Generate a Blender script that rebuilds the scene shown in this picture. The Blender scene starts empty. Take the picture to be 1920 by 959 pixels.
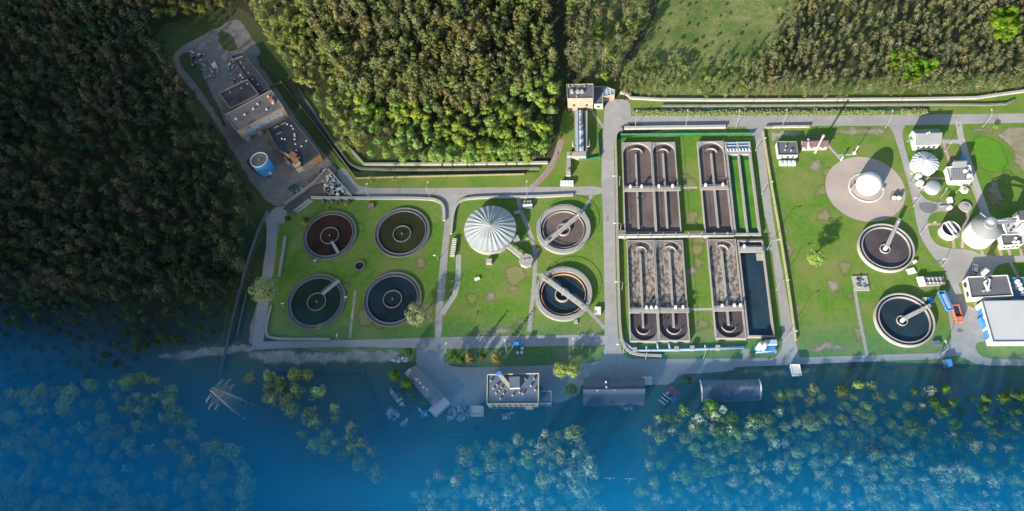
import bpy, math, random
import numpy as np
from mathutils import Vector, Matrix, noise
from mathutils.geometry import tessellate_polygon

random.seed(11)
rng = np.random.default_rng(11)
R = math.radians
SC = bpy.context.scene
COL = SC.collection

# ------------------------------------------------------------------ camera
H, P, RO, F, YAW = 270.0, R(63.14), R(-11.604), 1377.0, R(12.692)
CR, SR, CP, SP, CY, SY = math.cos(RO), math.sin(RO), math.cos(P), math.sin(P), math.cos(YAW), math.sin(YAW)
def rotz(v): return Vector((CY*v[0]-SY*v[1], SY*v[0]+CY*v[1], v[2]))
cam = bpy.data.cameras.new('camera'); camo = bpy.data.objects.new('camera', cam); COL.objects.link(camo)
r0, u0, f0 = Vector((1, 0, 0)), Vector((0, SP, CP)), Vector((0, CP, -SP))
right, up, fwd = rotz(CR*r0+SR*u0), rotz(-SR*r0+CR*u0), rotz(f0)
M4 = Matrix((right, up, -fwd)).transposed().to_4x4(); M4.translation = Vector((0, 0, H))
camo.matrix_world = M4
cam.sensor_width = 36; cam.lens = F/1920*36; cam.clip_start = 1; cam.clip_end = 8000
SC.camera = camo

# ------------------------------------------------------------------ sky, sun, exposure
SUN_EL, SUN_AZ = R(19.5), R(33+180)            # compass bearing of the sun, clockwise from +Y
w = bpy.data.worlds.new('World'); SC.world = w; w.use_nodes = True
nt = w.node_tree; nt.nodes.clear()
sky = nt.nodes.new('ShaderNodeTexSky'); sky.sky_type = 'NISHITA'; sky.sun_disc = False
sky.sun_elevation = SUN_EL; sky.sun_rotation = SUN_AZ; sky.altitude = 200; sky.air_density = 1.3; sky.ozone_density = 2.0
bg = nt.nodes.new('ShaderNodeBackground'); bg.inputs['Strength'].default_value = 0.115
wo = nt.nodes.new('ShaderNodeOutputWorld')
nt.links.new(sky.outputs[0], bg.inputs[0]); nt.links.new(bg.outputs[0], wo.inputs[0])
sl = bpy.data.lights.new('sun', 'SUN'); sl.energy = 4.7; sl.angle = R(0.5); sl.color = (1.0, 0.91, 0.77)
so = bpy.data.objects.new('sun', sl); COL.objects.link(so)
TO_SUN = Vector((math.sin(SUN_AZ)*math.cos(SUN_EL), math.cos(SUN_AZ)*math.cos(SUN_EL), math.sin(SUN_EL)))
so.rotation_euler = TO_SUN.to_track_quat('Z', 'Y').to_euler(); so.location = (0, 0, 500)
SC.view_settings.view_transform = 'Standard'; SC.view_settings.look = 'None'
SC.view_settings.exposure = 1.32; SC.view_settings.gamma = 1
SC.view_settings.use_curve_mapping = False
SC.cycles.max_bounces = 6; SC.cycles.diffuse_bounces = 3; SC.cycles.transparent_max_bounces = 8; SC.cycles.volume_bounces = 1

# ------------------------------------------------------------------ pixel (1920 wide photo) <-> place
def at(x, y, z=0.0):
    u = (x-960)/F; v = -(y-479.5)/F
    u, v = CR*u-SR*v, SR*u+CR*v
    d = (u, CP+v*SP, -SP+v*CP)
    t = -(H-z)/d[2]; X, Y = d[0]*t, d[1]*t
    return Vector((CY*X-SY*Y, SY*X+CY*Y, z))
def proj(X, Y, z):
    x = CY*X+SY*Y; y = -SY*X+CY*Y; zz = z-H
    fw = y*CP-zz*SP; upv = y*SP+zz*CP
    u, v = x/fw, upv/fw
    u, v = CR*u+SR*v, -SR*u+CR*v
    return 960+F*u, 479.5-F*v
TH = np.linspace(0, 2*np.pi, 96, endpoint=False)
def circ(x0, x1, y0, y1, z=0.0):
    """centre and radius of the level circle that fills this pixel box"""
    c = at((x0+x1)/2, (y0+y1)/2, z); r = (at(x1, (y0+y1)/2, z)-at(x0, (y0+y1)/2, z)).length/2
    for _ in range(6):
        X, Y = proj(c.x+r*np.cos(TH), c.y+r*np.sin(TH), z)
        cx, cy = (X.min()+X.max())/2, (Y.min()+Y.max())/2
        a = at(cx, cy, z); b = at((x0+x1)/2, (y0+y1)/2, z); c = c+(b-a)
        r *= ((x1-x0)+(y1-y0))/((X.max()-X.min())+(Y.max()-Y.min()))
    return c, r

# ------------------------------------------------------------------ materials
MATS = {}
def nnode(t, k, **kw):
    n = t.nodes.new(k)
    for a, b in kw.items(): setattr(n, a, b)
    return n
def mat(name, col, col2=None, scale=0.6, rough=0.85, spec=0.2, metal=0.0, col3=None, scale3=0.05, bump=0.0, bscale=None, detail=6, lo=0.35, hi=0.65, stretch=None):
    if name in MATS: return MATS[name]
    m = bpy.data.materials.new(name); m.use_nodes = True; t = m.node_tree; b = t.nodes['Principled BSDF']
    b.inputs['Roughness'].default_value = rough; b.inputs['Specular IOR Level'].default_value = spec; b.inputs['Metallic'].default_value = metal
    b.inputs['Base Color'].default_value = (*col, 1)
    geo = nnode(t, 'ShaderNodeNewGeometry'); vec = geo.outputs['Position']
    if stretch:
        mp = nnode(t, 'ShaderNodeMapping'); mp.inputs['Scale'].default_value = stretch; t.links.new(vec, mp.inputs[0]); vec = mp.outputs[0]
    if col2 is None: col2 = tuple(c*0.78 for c in col)
    def nz(s, d=detail):
        n = nnode(t, 'ShaderNodeTexNoise'); n.inputs['Scale'].default_value = s; n.inputs['Detail'].default_value = d; n.inputs['Roughness'].default_value = 0.62
        t.links.new(vec, n.inputs['Vector']); return n.outputs['Fac']
    def ramp(fac, a, bb):
        r = nnode(t, 'ShaderNodeMapRange'); r.inputs['From Min'].default_value = a; r.inputs['From Max'].default_value = bb; t.links.new(fac, r.inputs['Value']); return r.outputs[0]
    def mix(fac, a, c2):
        x = nnode(t, 'ShaderNodeMix', data_type='RGBA'); t.links.new(fac, x.inputs['Factor'])
        if isinstance(a, tuple): x.inputs[6].default_value = (*a, 1)
        else: t.links.new(a, x.inputs[6])
        x.inputs[7].default_value = (*c2, 1); return x.outputs[2]
    out = mix(ramp(nz(scale), lo, hi), col, col2)
    if col3 is not None: out = mix(ramp(nz(scale3, 7), 0.42, 0.66), out, col3)
    t.links.new(out, b.inputs['Base Color'])
    if bump:
        bp = nnode(t, 'ShaderNodeBump'); bp.inputs['Strength'].default_value = bump; bp.inputs['Distance'].default_value = 0.3
        t.links.new(nz(bscale or scale*4), bp.inputs['Height']); t.links.new(bp.outputs[0], b.inputs['Normal'])
    MATS[name] = m; return m

forest_floor = mat('forest_floor', (.04, .045, .02), (.06, .05, .03), .15, col3=(.035, .06, .018), scale3=.03, bump=.6, bscale=1.2)
clearing = mat('clearing_grass', (.05, .085, .022), (.075, .10, .03), .12, col3=(.085, .085, .045), scale3=.035, bump=.6, bscale=1.5)
meadow = mat('meadow_grass', (.10, .15, .035), (.19, .18, .08), .3, col3=(.05, .10, .016), scale3=.045, bump=1.0, bscale=1.0, detail=12, lo=.4, hi=.6)
lawn_m = mat('lawn_grass', (.068, .165, .015), (.11, .195, .026), .55, col3=(.17, .19, .055), scale3=.075, bump=.7, bscale=2.5, detail=12, lo=.38, hi=.62)
verge_m = mat('verge_grass', (.13, .20, .03), (.165, .185, .05), .4, col3=(.09, .17, .02), scale3=.08, bump=.5, bscale=2.5, detail=9)
dirt_m = mat('bare_dirt', (.30, .255, .19), (.20, .175, .12), .5, col3=(.16, .165, .07), scale3=.13, bump=.4, bscale=3, detail=10)
sand_m = mat('sandy_track', (.42, .37, .31), (.32, .28, .225), .4, col3=(.2, .18, .12), scale3=.1, bump=.3, bscale=3, detail=10)
yard_m = mat('yard_dirt', (.27, .245, .23), (.18, .16, .145), .35, col3=(.22, .17, .14), scale3=.09, bump=.3, bscale=2.5, detail=10)
gravel_m = mat('pink_gravel', (.36, .30, .265), (.315, .26, .23), 1.2, col3=(.385, .325, .285), scale3=.07, bump=.25, bscale=6)
asphalt = mat('weathered_asphalt', (.285, .272, .262), (.235, .226, .22), .5, col3=(.32, .305, .29), scale3=.06, bump=.1, bscale=8, detail=9)
asphalt2 = mat('pale_asphalt', (.33, .315, .30), (.285, .272, .262), .4, col3=(.255, .245, .238), scale3=.05, bump=.1, bscale=8, detail=9)
patch_m = mat('dark_asphalt_patch', (.14, .138, .14), (.17, .165, .165), .6)
concrete = mat('concrete', (.31, .30, .285), (.24, .23, .22), .7, col3=(.27, .255, .24), scale3=.1, bump=.1)
concrete_l = mat('pale_concrete', (.38, .365, .345), (.30, .288, .27), .7, col3=(.335, .32, .30), scale3=.12)
concrete_d = mat('stained_concrete', (.20, .188, .185), (.13, .122, .12), .8, col3=(.16, .148, .14), scale3=.2)
concrete_p = mat('pinkish_concrete', (.33, .295, .275), (.25, .225, .21), .6, col3=(.29, .265, .25), scale3=.15)
paving = mat('pink_paving', (.38, .28, .25), (.31, .235, .21), .8)
white_paint = mat('white_paint', (.64, .64, .62), (.55, .55, .54), .3)
white_wall = mat('white_render', (.62, .59, .54), (.54, .51, .46), .3)
cream_wall = mat('cream_render', (.50, .45, .36), (.40, .36, .28), .35)
beige_wall = mat('beige_brick', (.34, .285, .22), (.26, .215, .165), .5)
yellow_wall = mat('yellow_kerb_paint', (.40, .36, .22), (.30, .275, .18), .4)
orange_m = mat('orange_facade_and_lit_rim', (.55, .27, .10), (.38, .2, .09), .5)
rust_m = mat('rust', (.38, .15, .06), (.22, .09, .05), .9, col3=(.45, .22, .1), scale3=.5)
bitumen = mat('black_bitumen', (.028, .028, .034), (.045, .044, .05), .4, rough=.6, col3=(.06, .058, .06), scale3=.15)
bitumen_g = mat('grey_bitumen', (.105, .11, .12), (.085, .088, .098), .5, rough=.7, col3=(.13, .132, .14), scale3=.1)
roof_b = mat('blue_grey_roof', (.09, .125, .18), (.07, .10, .15), .4, rough=.6, col3=(.11, .14, .18), scale3=.12)
roof_shed = mat('pale_slate_roof', (.19, .205, .225), (.15, .165, .185), .4, rough=.6)
roof_d = mat('dark_blue_roof', (.045, .075, .12), (.06, .09, .135), .3, rough=.6)
roof_br = mat('brown_felt_roof', (.15, .13, .125), (.11, .095, .095), .5, col3=(.19, .165, .15), scale3=.2)
roof_red = mat('dull_red_roof', (.17, .10, .10), (.12, .075, .08), .6)
roof_white = mat('white_membrane_roof', (.44, .45, .455), (.41, .42, .425), .15)
sheet = mat('galvanised_sheet', (.30, .325, .33), (.25, .27, .275), .25, rough=.5, spec=.4)
grey_roof = mat('grey_sheet_roof', (.20, .21, .215), (.17, .18, .185), .2, rough=.6)
steel = mat('grey_steel', (.30, .31, .32), (.23, .24, .25), .9, rough=.5, spec=.4)
pipe_b = mat('pale_blue_pipe', (.30, .40, .52), (.24, .32, .43), .6, rough=.5)
blue_p = mat('blue_paint', (.05, .23, .55), (.04, .17, .44), .4, rough=.45, spec=.4)
skyblue_p = mat('sky_blue_tank_paint', (.07, .32, .62), (.10, .40, .66), .35, rough=.5, col3=(.05, .24, .5), scale3=.3)
orange_p = mat('orange_lorry_paint', (.58, .18, .09), (.5, .15, .08), .8, rough=.45, spec=.4)
green_p = mat('green_skip_paint', (.02, .17, .11), (.025, .12, .08), .8, rough=.5)
red_p = mat('dark_red_sheet', (.22, .04, .06), (.16, .03, .05), .6)
tyre = mat('tyre_rubber', (.02, .02, .02), rough=.8)
glass_m = mat('dark_glass', (.03, .05, .08), (.04, .06, .09), .5, rough=.15, spec=.6)
wood_m = mat('grey_timber', (.24, .19, .15), (.16, .125, .1), 1.2)
bark = mat('bark', (.13, .095, .065), (.08, .06, .045), 1.5)
fence_y = mat('ochre_fence', (.24, .21, .11), (.18, .15, .08), .6)
fence_g = mat('grey_mesh_fence', (.12, .15, .18), (.09, .11, .14), .6)
brick_m = mat('dark_brick', (.14, .075, .055), (.09, .06, .05), .9)
track_m = mat('cobbled_track', (.30, .25, .24), (.22, .17, .165), 1.1, col3=(.36, .17, .13), scale3=.25)
def water(name, c, c2, rough=.12, sc=.25, spec=.35, bump=.05): return mat(name, c, c2, sc, rough=rough, spec=spec, bump=bump, bscale=1.5, col3=tuple((a+b)/2*1.45 for a, b in zip(c, c2)), scale3=.09, detail=9)
w_brown = water('brown_water', (.030, .016, .014), (.04, .022, .016))
w_green = water('dark_green_water', (.022, .028, .014), (.03, .034, .016))
w_teal = water('teal_water', (.014, .028, .022), (.018, .034, .027))
w_navy = water('navy_water', (.012, .022, .032), (.016, .03, .04))
w_sludge = water('sludge_water', (.085, .066, .064), (.105, .083, .078), rough=.5, spec=.1, bump=.2)
w_ink = water('inky_water', (.012, .028, .042), (.02, .038, .05))
w_purple = water('purple_grey_water', (.055, .045, .052), (.068, .055, .058), rough=.4, spec=.15, bump=.25)
w_channel = water('algae_water', (.012, .075, .018), (.02, .10, .02), rough=.25)
w_weed = water('bright_algae_water', (.055, .14, .012), (.07, .16, .02), rough=.35)
w_canal = water('canal_water', (.03, .05, .035), (.04, .06, .035))
foam = mat('brown_foam', (.10, .08, .068), (.30, .265, .235), .9, rough=.9, bump=.5, bscale=1.6, detail=10, lo=.42, hi=.58, stretch=(1.0, .55, 1))

# ------------------------------------------------------------------ mesh helper
OFF = {}
class MB:
    def __init__(s): s.v = []; s.f = []; s.m = []; s.sm = []
    def add(s, vs, fs, mi=0, smooth=False):
        o = len(s.v); s.v += [tuple(v) for v in vs]
        for f in fs: s.f.append(tuple(i+o for i in f)); s.m.append(mi); s.sm.append(smooth)
        return s
    def prism(s, poly, z0, z1, mi=0, mtop=None, zt=None):
        """vertical prism over a world polygon; zt = list of top heights"""
        poly = [(p[0], p[1]) for p in poly]
        if sum(a[0]*b[1]-b[0]*a[1] for a, b in zip(poly, poly[1:]+poly[:1])) < 0:
            poly.reverse()
            if zt: zt = list(reversed(zt))
        n = len(poly); o = len(s.v)
        s.v += [(x, y, z0) for x, y in poly]+[(x, y, zt[i] if zt else z1) for i, (x, y) in enumerate(poly)]
        for i in range(n):
            j = (i+1) % n; s.f.append((o+i, o+j, o+n+j, o+n+i)); s.m.append(mi); s.sm.append(False)
        for t in tessellate_polygon([[Vector((x, y, 0)) for x, y in poly]]):
            a, b, c = t
            A, B, C = poly[a], poly[b], poly[c]
            if (B[0]-A[0])*(C[1]-A[1])-(C[0]-A[0])*(B[1]-A[1]) < 0: b, c = c, b
            s.f.append((o+n+a, o+n+b, o+n+c)); s.m.append(mi if mtop is None else mtop); s.sm.append(False)
            s.f.append((o+a, o+c, o+b)); s.m.append(mi); s.sm.append(False)
        return s
    def sheet(s, poly, z, mi=0):
        poly = [(p[0], p[1]) for p in poly]; o = len(s.v); s.v += [(x, y, z) for x, y in poly]
        for t in tessellate_polygon([[Vector((x, y, 0)) for x, y in poly]]):
            a, b, c = t; A, B, C = poly[a], poly[b], poly[c]
            if (B[0]-A[0])*(C[1]-A[1])-(C[0]-A[0])*(B[1]-A[1]) < 0: b, c = c, b
            s.f.append((o+a, o+b, o+c)); s.m.append(mi); s.sm.append(False)
        return s
    def box(s, c, size, rz=0.0, mi=0):
        """c = centre of the base"""
        hx, hy, h = size[0]/2, size[1]/2, size[2]; ca, sa = math.cos(rz), math.sin(rz)
        q = [(c[0]+ca*a-sa*b, c[1]+sa*a+ca*b) for a, b in ((-hx, -hy), (hx, -hy), (hx, hy), (-hx, hy))]
        return s.prism(q, c[2], c[2]+h, mi)
    def bar(s, a, b, wd, h, mi=0):
        """horizontal beam from a to b (points on its bottom centre line)"""
        a, b = Vector(a), Vector(b); d = b-a
        n = Vector((-d.y, d.x, 0)); n = n.normalized()*wd/2 if n.length > 1e-6 else Vector((wd/2, 0, 0))
        vs = [a-n, b-n, b+n, a+n]; vs = vs+[v+Vector((0, 0, h)) for v in vs]
        return s.add(vs, [(3, 2, 1, 0), (4, 5, 6, 7), (0, 1, 5, 4), (1, 2, 6, 5), (2, 3, 7, 6), (3, 0, 4, 7)], mi)
    def tube(s, pts, r, n=8, mi=0, r1=None):
        pts = [Vector(p) for p in pts]; o = len(s.v); k = len(pts)
        for i, p in enumerate(pts):
            d = (pts[min(i+1, k-1)]-pts[max(i-1, 0)]).normalized()
            a = d.cross(Vector((0, 0, 1))); a = a.normalized() if a.length > 1e-3 else Vector((1, 0, 0))
            b = d.cross(a); rr = r if r1 is None else r+(r1-r)*i/(k-1)
            s.v += [tuple(p+rr*(math.cos(t)*a+math.sin(t)*b)) for t in [2*math.pi*j/n for j in range(n)]]
        for i in range(k-1):
            for j in range(n):
                s.f.append((o+i*n+j, o+(i+1)*n+j, o+(i+1)*n+(j+1) % n, o+i*n+(j+1) % n)); s.m.append(mi); s.sm.append(True)
        s.f.append(tuple(o+j for j in range(n))); s.f.append(tuple(o+(k-1)*n+j for j in reversed(range(n)))); s.m += [mi, mi]; s.sm += [False, False]
        return s
    def lathe(s, c, prof, n=48, mi=0, smooth=False, a0=0.0, a1=None):
        """prof = [(r, z), ...] about the vertical through c"""
        full = a1 is None; k = len(prof); o = len(s.v); m = n if full else n+1
        for j in range(m):
            t = 2*math.pi*j/n if full else a0+(a1-a0)*j/n
            s.v += [(c[0]+r*math.cos(t), c[1]+r*math.sin(t), c[2]+z) for r, z in prof]
        for j in range(n):
            q = (j+1) % m
            for i in range(k-1):
                s.f.append((o+j*k+i, o+q*k+i, o+q*k+i+1, o+j*k+i+1)); s.m.append(mi); s.sm.append(smooth)
        return s
    def ring(s, c, ri, ro, z0, z1, n=64, mi=0): return s.lathe(c, [(ro, z0), (ro, z1), (ri, z1), (ri, z0), (ro, z0)], n, mi)
    def disc(s, c, r, z, n=64, mi=0):
        return s.add([(c[0]+r*math.cos(2*math.pi*j/n), c[1]+r*math.sin(2*math.pi*j/n), c[2]+z) for j in range(n)], [tuple(range(n))], mi)
    def cyl(s, c, r, z0, z1, n=24, mi=0): return s.lathe(c, [(0.001, z0), (r, z0), (r, z1), (0.001, z1)], n, mi)
    def dome(s, c, r, z0, hgt, n=40, k=10, mi=0): return s.lathe(c, [(max(.001, r*math.cos(t)), z0+hgt*math.sin(t)) for t in [math.pi/2*i/k for i in range(k+1)]], n, mi, True)
    def build(s, name, mats, parent=None):
        if not isinstance(mats, (list, tuple)): mats = [mats]
        o3 = OFF.get(parent.name, Vector((0, 0, 0))) if parent else Vector((0, 0, 0))
        me = bpy.data.meshes.new(name)
        me.from_pydata([(v[0]-o3[0], v[1]-o3[1], v[2]-o3[2]) for v in s.v], [], s.f)
        for m in mats: me.materials.append(m)
        me.polygons.foreach_set('material_index', s.m); me.polygons.foreach_set('use_smooth', s.sm); me.update()
        o = bpy.data.objects.new(name, me); COL.objects.link(o)
        if parent: o.parent = parent; OFF[o.name] = o3
        return o

def tag(o, label, cat, group=None):
    o['label'] = label; o['category'] = cat
    if group: o['group'] = group
    return o
def thing(name, label, cat, loc=(0, 0, 0), group=None):
    o = bpy.data.objects.new(name, None); COL.objects.link(o); o.empty_display_size = .5
    o.location = (loc[0], loc[1], loc[2] if len(loc) > 2 else 0); OFF[o.name] = Vector(o.location)
    return tag(o, label, cat, group)
def stuff(o, label, cat): tag(o, label, cat); o['kind'] = 'stuff'; return o
def structure(o): o['kind'] = 'structure'; return o
def wp(px, z=0.0): return [at(x, y, z) for x, y in px]
def chaikin(p, k=2, closed=True):
    for _ in range(k):
        q = []; n = len(p)
        for i in range(n if closed else n-1):
            a, b = p[i], p[(i+1) % n]; q += [a*.75+b*.25, a*.25+b*.75]
        if not closed: q = [p[0]]+q+[p[-1]]
        p = q
    return p
def rough_edge(p, amp, step=1.6, sc=.25):
    q = []; n = len(p)
    for i in range(n):
        a, b = p[i], p[(i+1) % n]; d = b-a; k = max(1, int(d.length/step)); nn = Vector((-d.y, d.x, 0)).normalized() if d.length else Vector((0, 0, 0))
        for j in range(k):
            t = a+d*(j/k); q.append(t+nn*amp*(noise.noise(t*sc)+.6*noise.noise(t*sc*3.1)))
    return q
def soft_area(name, px, z, m, jit=1.0, fade=4.5, cell=.7, k=2):
    """ground patch whose rim frays into what lies under it: an 'edge' value per vertex (0 at the rim) against a fine noise"""
    p = rough_edge(chaikin(wp(px), k), jit); A = np.array([(q.x, q.y) for q in p]); B = np.roll(A, -1, 0); D = B-A
    cell = max(cell, ((A[:, 0].max()-A[:, 0].min())*(A[:, 1].max()-A[:, 1].min())/9000)**.5)
    xs = np.arange(A[:, 0].min()-cell, A[:, 0].max()+2*cell, cell); ys = np.arange(A[:, 1].min()-cell, A[:, 1].max()+2*cell, cell); X, Y = np.meshgrid(xs, ys, indexing='ij'); Q = np.stack([X.ravel(), Y.ravel()], 1)
    d2 = np.full(len(Q), 1e9); ins = np.zeros(len(Q), bool)
    for a, b, d in zip(A, B, D):
        t = np.clip(((Q-a)@d)/max(1e-9, d@d), 0, 1); r = Q-a-t[:, None]*d; d2 = np.minimum(d2, (r*r).sum(1))
        with np.errstate(divide='ignore', invalid='ignore'): ins ^= ((a[1] > Q[:, 1]) != (b[1] > Q[:, 1])) & (Q[:, 0] < d[0]*(Q[:, 1]-a[1])/(d[1] if d[1] else 1e-9)+a[0])
    val = np.where(ins, np.minimum(1, np.sqrt(d2)/fade), 0).reshape(X.shape); ni, nj = X.shape; idx = np.arange(ni*nj).reshape(ni, nj)
    keep = (val[:-1, :-1]+val[1:, :-1]+val[:-1, 1:]+val[1:, 1:]) > 0
    F4 = np.stack([idx[:-1, :-1], idx[1:, :-1], idx[1:, 1:], idx[:-1, 1:]], -1)[keep]; used, inv = np.unique(F4, return_inverse=True)
    me = bpy.data.meshes.new(name); me.from_pydata([(q[0], q[1], z) for q in Q[used]], [], inv.reshape(-1, 4).tolist()); at_ = me.attributes.new('edge', 'FLOAT', 'POINT'); at_.data.foreach_set('value', val.ravel()[used].astype(np.float32))
    me.materials.append(frayed(m)); o = bpy.data.objects.new(name, me); COL.objects.link(o); return structure(o)
def frayed(m):
    nm = m.name+'_frayed'
    if nm in MATS: return MATS[nm]
    c = m.copy(); c.name = nm; t = c.node_tree; out = next(n for n in t.nodes if n.type == 'OUTPUT_MATERIAL'); b = t.nodes['Principled BSDF']
    at_ = nnode(t, 'ShaderNodeAttribute', attribute_name='edge'); g = nnode(t, 'ShaderNodeNewGeometry'); n = nnode(t, 'ShaderNodeTexNoise'); n.inputs['Scale'].default_value = .55; n.inputs['Detail'].default_value = 9; n.inputs['Roughness'].default_value = .72; t.links.new(g.outputs['Position'], n.inputs['Vector'])
    ad = nnode(t, 'ShaderNodeMath', operation='ADD'); t.links.new(at_.outputs['Fac'], ad.inputs[0]); t.links.new(n.outputs['Fac'], ad.inputs[1])
    r = nnode(t, 'ShaderNodeMapRange'); r.inputs['From Min'].default_value = .8; r.inputs['From Max'].default_value = 1.12; t.links.new(ad.outputs[0], r.inputs['Value'])
    tr = nnode(t, 'ShaderNodeBsdfTransparent'); mx = nnode(t, 'ShaderNodeMixShader'); t.links.new(r.outputs[0], mx.inputs[0]); t.links.new(tr.outputs[0], mx.inputs[1]); t.links.new(b.outputs[0], mx.inputs[2]); t.links.new(mx.outputs[0], out.inputs['Surface'])
    MATS[nm] = c; return c
def area(name, px, z, m, k=2, jit=0.0, world=None):
    p = world or wp(px)
    if k: p = chaikin(p, k)
    if jit: p = rough_edge(p, jit)
    return structure(MB().sheet(p, z).build(name, m))
def strip(px, width, k=2, closed=False):
    """polygon of a strip of given width (m) along a pixel line"""
    p = chaikin(wp(px), k, False); L, Rr = [], []
    for i, a in enumerate(p):
        d = p[min(i+1, len(p)-1)]-p[max(i-1, 0)]; n = Vector((-d.y, d.x, 0)).normalized()*width/2
        L.append(a+n); Rr.append(a-n)
    return L+Rr[::-1]
def road(name, px, width, z, m, k=2, jit=0): 
    p = strip(px, width, k)
    if jit: p = rough_edge(p, jit)
    return structure(MB().sheet(p, z).build(name, m))

# ================================================================== GROUND
structure(MB().sheet([(-2500, -2000), (2500, -2000), (2500, 3000), (-2500, 3000)], 0).build('ground', forest_floor))
soft_area('meadow', [(1040, -140), (1560, -140), (1500, 40), (1440, 140), (1460, 190), (1150, 190), (1060, 165)], .012, meadow, 3, 6)
area('meadow', [(1440, 150), (2150, 130), (2150, 225), (1160, 225), (1160, 180)], .016, meadow, 1, 1)
area('clearing', [(-200, 655), (420, 640), (760, 660), (1100, 690), (1500, 690), (2100, 690), (2100, 1250), (-200, 1250)], .008, clearing, 1, 2)
area('clearing', [(270, 60), (420, 10), (470, 20), (700, 300), (1060, 300), (1060, 370), (560, 380), (490, 420), (430, 660), (400, 660), (470, 440), (310, 120)], .012, clearing, 1, 1.5)
area('verge', [(640, 262), (690, 306), (1035, 304), (1060, 200), (1150, 200), (1135, 352), (660, 356), (560, 180), (575, 170)], .02, verge_m, 0, .5)
area('lawn', [(505, 400), (560, 372), (1060, 362), (1128, 355), (1150, 236), (1700, 234), (2100, 222), (2100, 690), (1500, 676), (1160, 676), (1130, 655), (830, 690), (500, 645), (488, 600)], .03, lawn_m, 1)
area('lawn', [(828, 655), (1130, 650), (1128, 686), (835, 690)], .034, lawn_m, 1)
area('verge', [(1180, 186), (2050, 170), (2050, 216), (1180, 217)], .034, verge_m, 0)
# bare patches
for px, j, m in [
    ([(1554, 234), (1673, 231), (1675, 252), (1643, 266), (1630, 258), (1560, 260), (1543, 250)], 1.2, dirt_m),
    ([(1432, 240), (1520, 240), (1518, 252), (1500, 262), (1470, 262), (1452, 272), (1440, 268)], .6, sand_m),
    ([(1444, 262), (1456, 290), (1462, 350), (1474, 400), (1492, 460), (1497, 540), (1515, 620), (1500, 640), (1486, 590), (1468, 480), (1452, 380)], 1.6, dirt_m),
    ([(1806, 236), (2060, 226), (2060, 330), (1908, 330), (1892, 300), (1880, 270), (1850, 252), (1812, 250)], 2.0, dirt_m),
    ([(1846, 335), (1880, 325), (1890, 370), (1878, 395), (1848, 392), (1836, 360)], 2.0, dirt_m),
    ([(832, 640), (870, 622), (950, 604), (975, 606), (970, 620), (1050, 612), (1130, 616), (1134, 630), (980, 634)], 1.0, dirt_m),
    ([(690, 636), (740, 624), (800, 622), (812, 634)], .8, dirt_m),
    ([(440, 648), (600, 652), (757, 648), (770, 672), (745, 686), (690, 688), (600, 690), (490, 692), (452, 672)], 1.3, sand_m),
    ([(284, 656), (330, 652), (420, 640), (500, 636), (515, 658), (445, 672), (330, 688), (288, 678)], 1.0, sand_m),
    ([(326, 676), (344, 676), (356, 745), (340, 750)], .9, dirt_m),
    ([(420, 745), (455, 772), (500, 815), (480, 818), (440, 790)], 1.6, dirt_m),
    ([(1376, 686), (1470, 684), (1535, 686), (1540, 706), (1480, 716), (1424, 712), (1378, 702)], 1.0, dirt_m),
    ([(1496, 650), (1540, 636), (1590, 640), (1612, 664), (1510, 668)], 1.2, dirt_m),
    ([(1000, 352), (1058, 330), (1090, 338), (1120, 350), (1060, 352)], .8, dirt_m),
    ([(870, 494), (896, 494), (900, 508), (880, 512)], .8, dirt_m),
    ([(1550, 310), (1556, 300), (1546, 296), (1534, 302), (1540, 312)], .6, dirt_m),
    ([(960, 604), (980, 604), (958, 652), (940, 650)], .6, dirt_m),
    ([(1260, 716), (1285, 700), (1308, 702), (1312, 720), (1280, 724), (1240, 760), (1222, 764), (1230, 730)], .7, dirt_m),
]: soft_area('dirt', px, .036+.001*random.random(), m, j+.6)
dry_m = mat('dry_grass', (.19, .185, .075), (.15, .18, .05), .5, col3=(.22, .19, .11), scale3=.15, bump=.5, bscale=2.5)
for i in range(34):
    x, y = random.choice([(random.uniform(1500, 1600), random.uniform(285, 420)), (random.uniform(1500, 1640), random.uniform(480, 640)), (random.uniform(870, 990), random.uniform(500, 620)), (random.uniform(560, 800), random.uniform(400, 600)), (random.uniform(1285, 1320), random.uniform(290, 620))])
    s1, s2 = random.uniform(14, 34), random.uniform(14, 34)
    soft_area('dirt', [(x-s1, y-.7*s1), (x+.8*s1, y-.9*s2), (x+s2, y+.6*s1), (x-.7*s2, y+s1)], .0375+i*.0001, random.choice([dry_m, dry_m, dirt_m, verge_m]), .8, 5.0)
soft_area('grass_patch', [(1812, 258), (1850, 250), (1884, 268), (1896, 300), (1890, 322), (1864, 330), (1836, 322), (1822, 300)], .044, mat('fresh_grass', (.07, .20, .012), (.10, .22, .02), .4, bump=.5, bscale=2.5), 1.0, 3.0)
# left compound yard
soft_area('yard', [(318, 104), (345, 82), (400, 55), (438, 34), (455, 40), (497, 105), (480, 108), (520, 165), (560, 225), (620, 300), (640, 325), (600, 345), (540, 385), (508, 392), (470, 345), (430, 280), (385, 205), (330, 140)], .046, yard_m, .6, 1.2, .9, 1)
soft_area('grass_island', [(330, 108), (365, 88), (375, 120), (395, 170), (415, 205), (430, 250), (412, 228), (372, 165), (340, 128)], .05, clearing, .6, 1.2)
soft_area('grass_island', [(404, 60), (428, 56), (452, 92), (432, 100), (412, 90)], .05, clearing, .6, 1.2)
soft_area('grass_island', [(456, 300), (470, 295), (505, 320), (516, 332), (500, 338), (475, 325)], .05, clearing, .6, 1.2)
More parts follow.
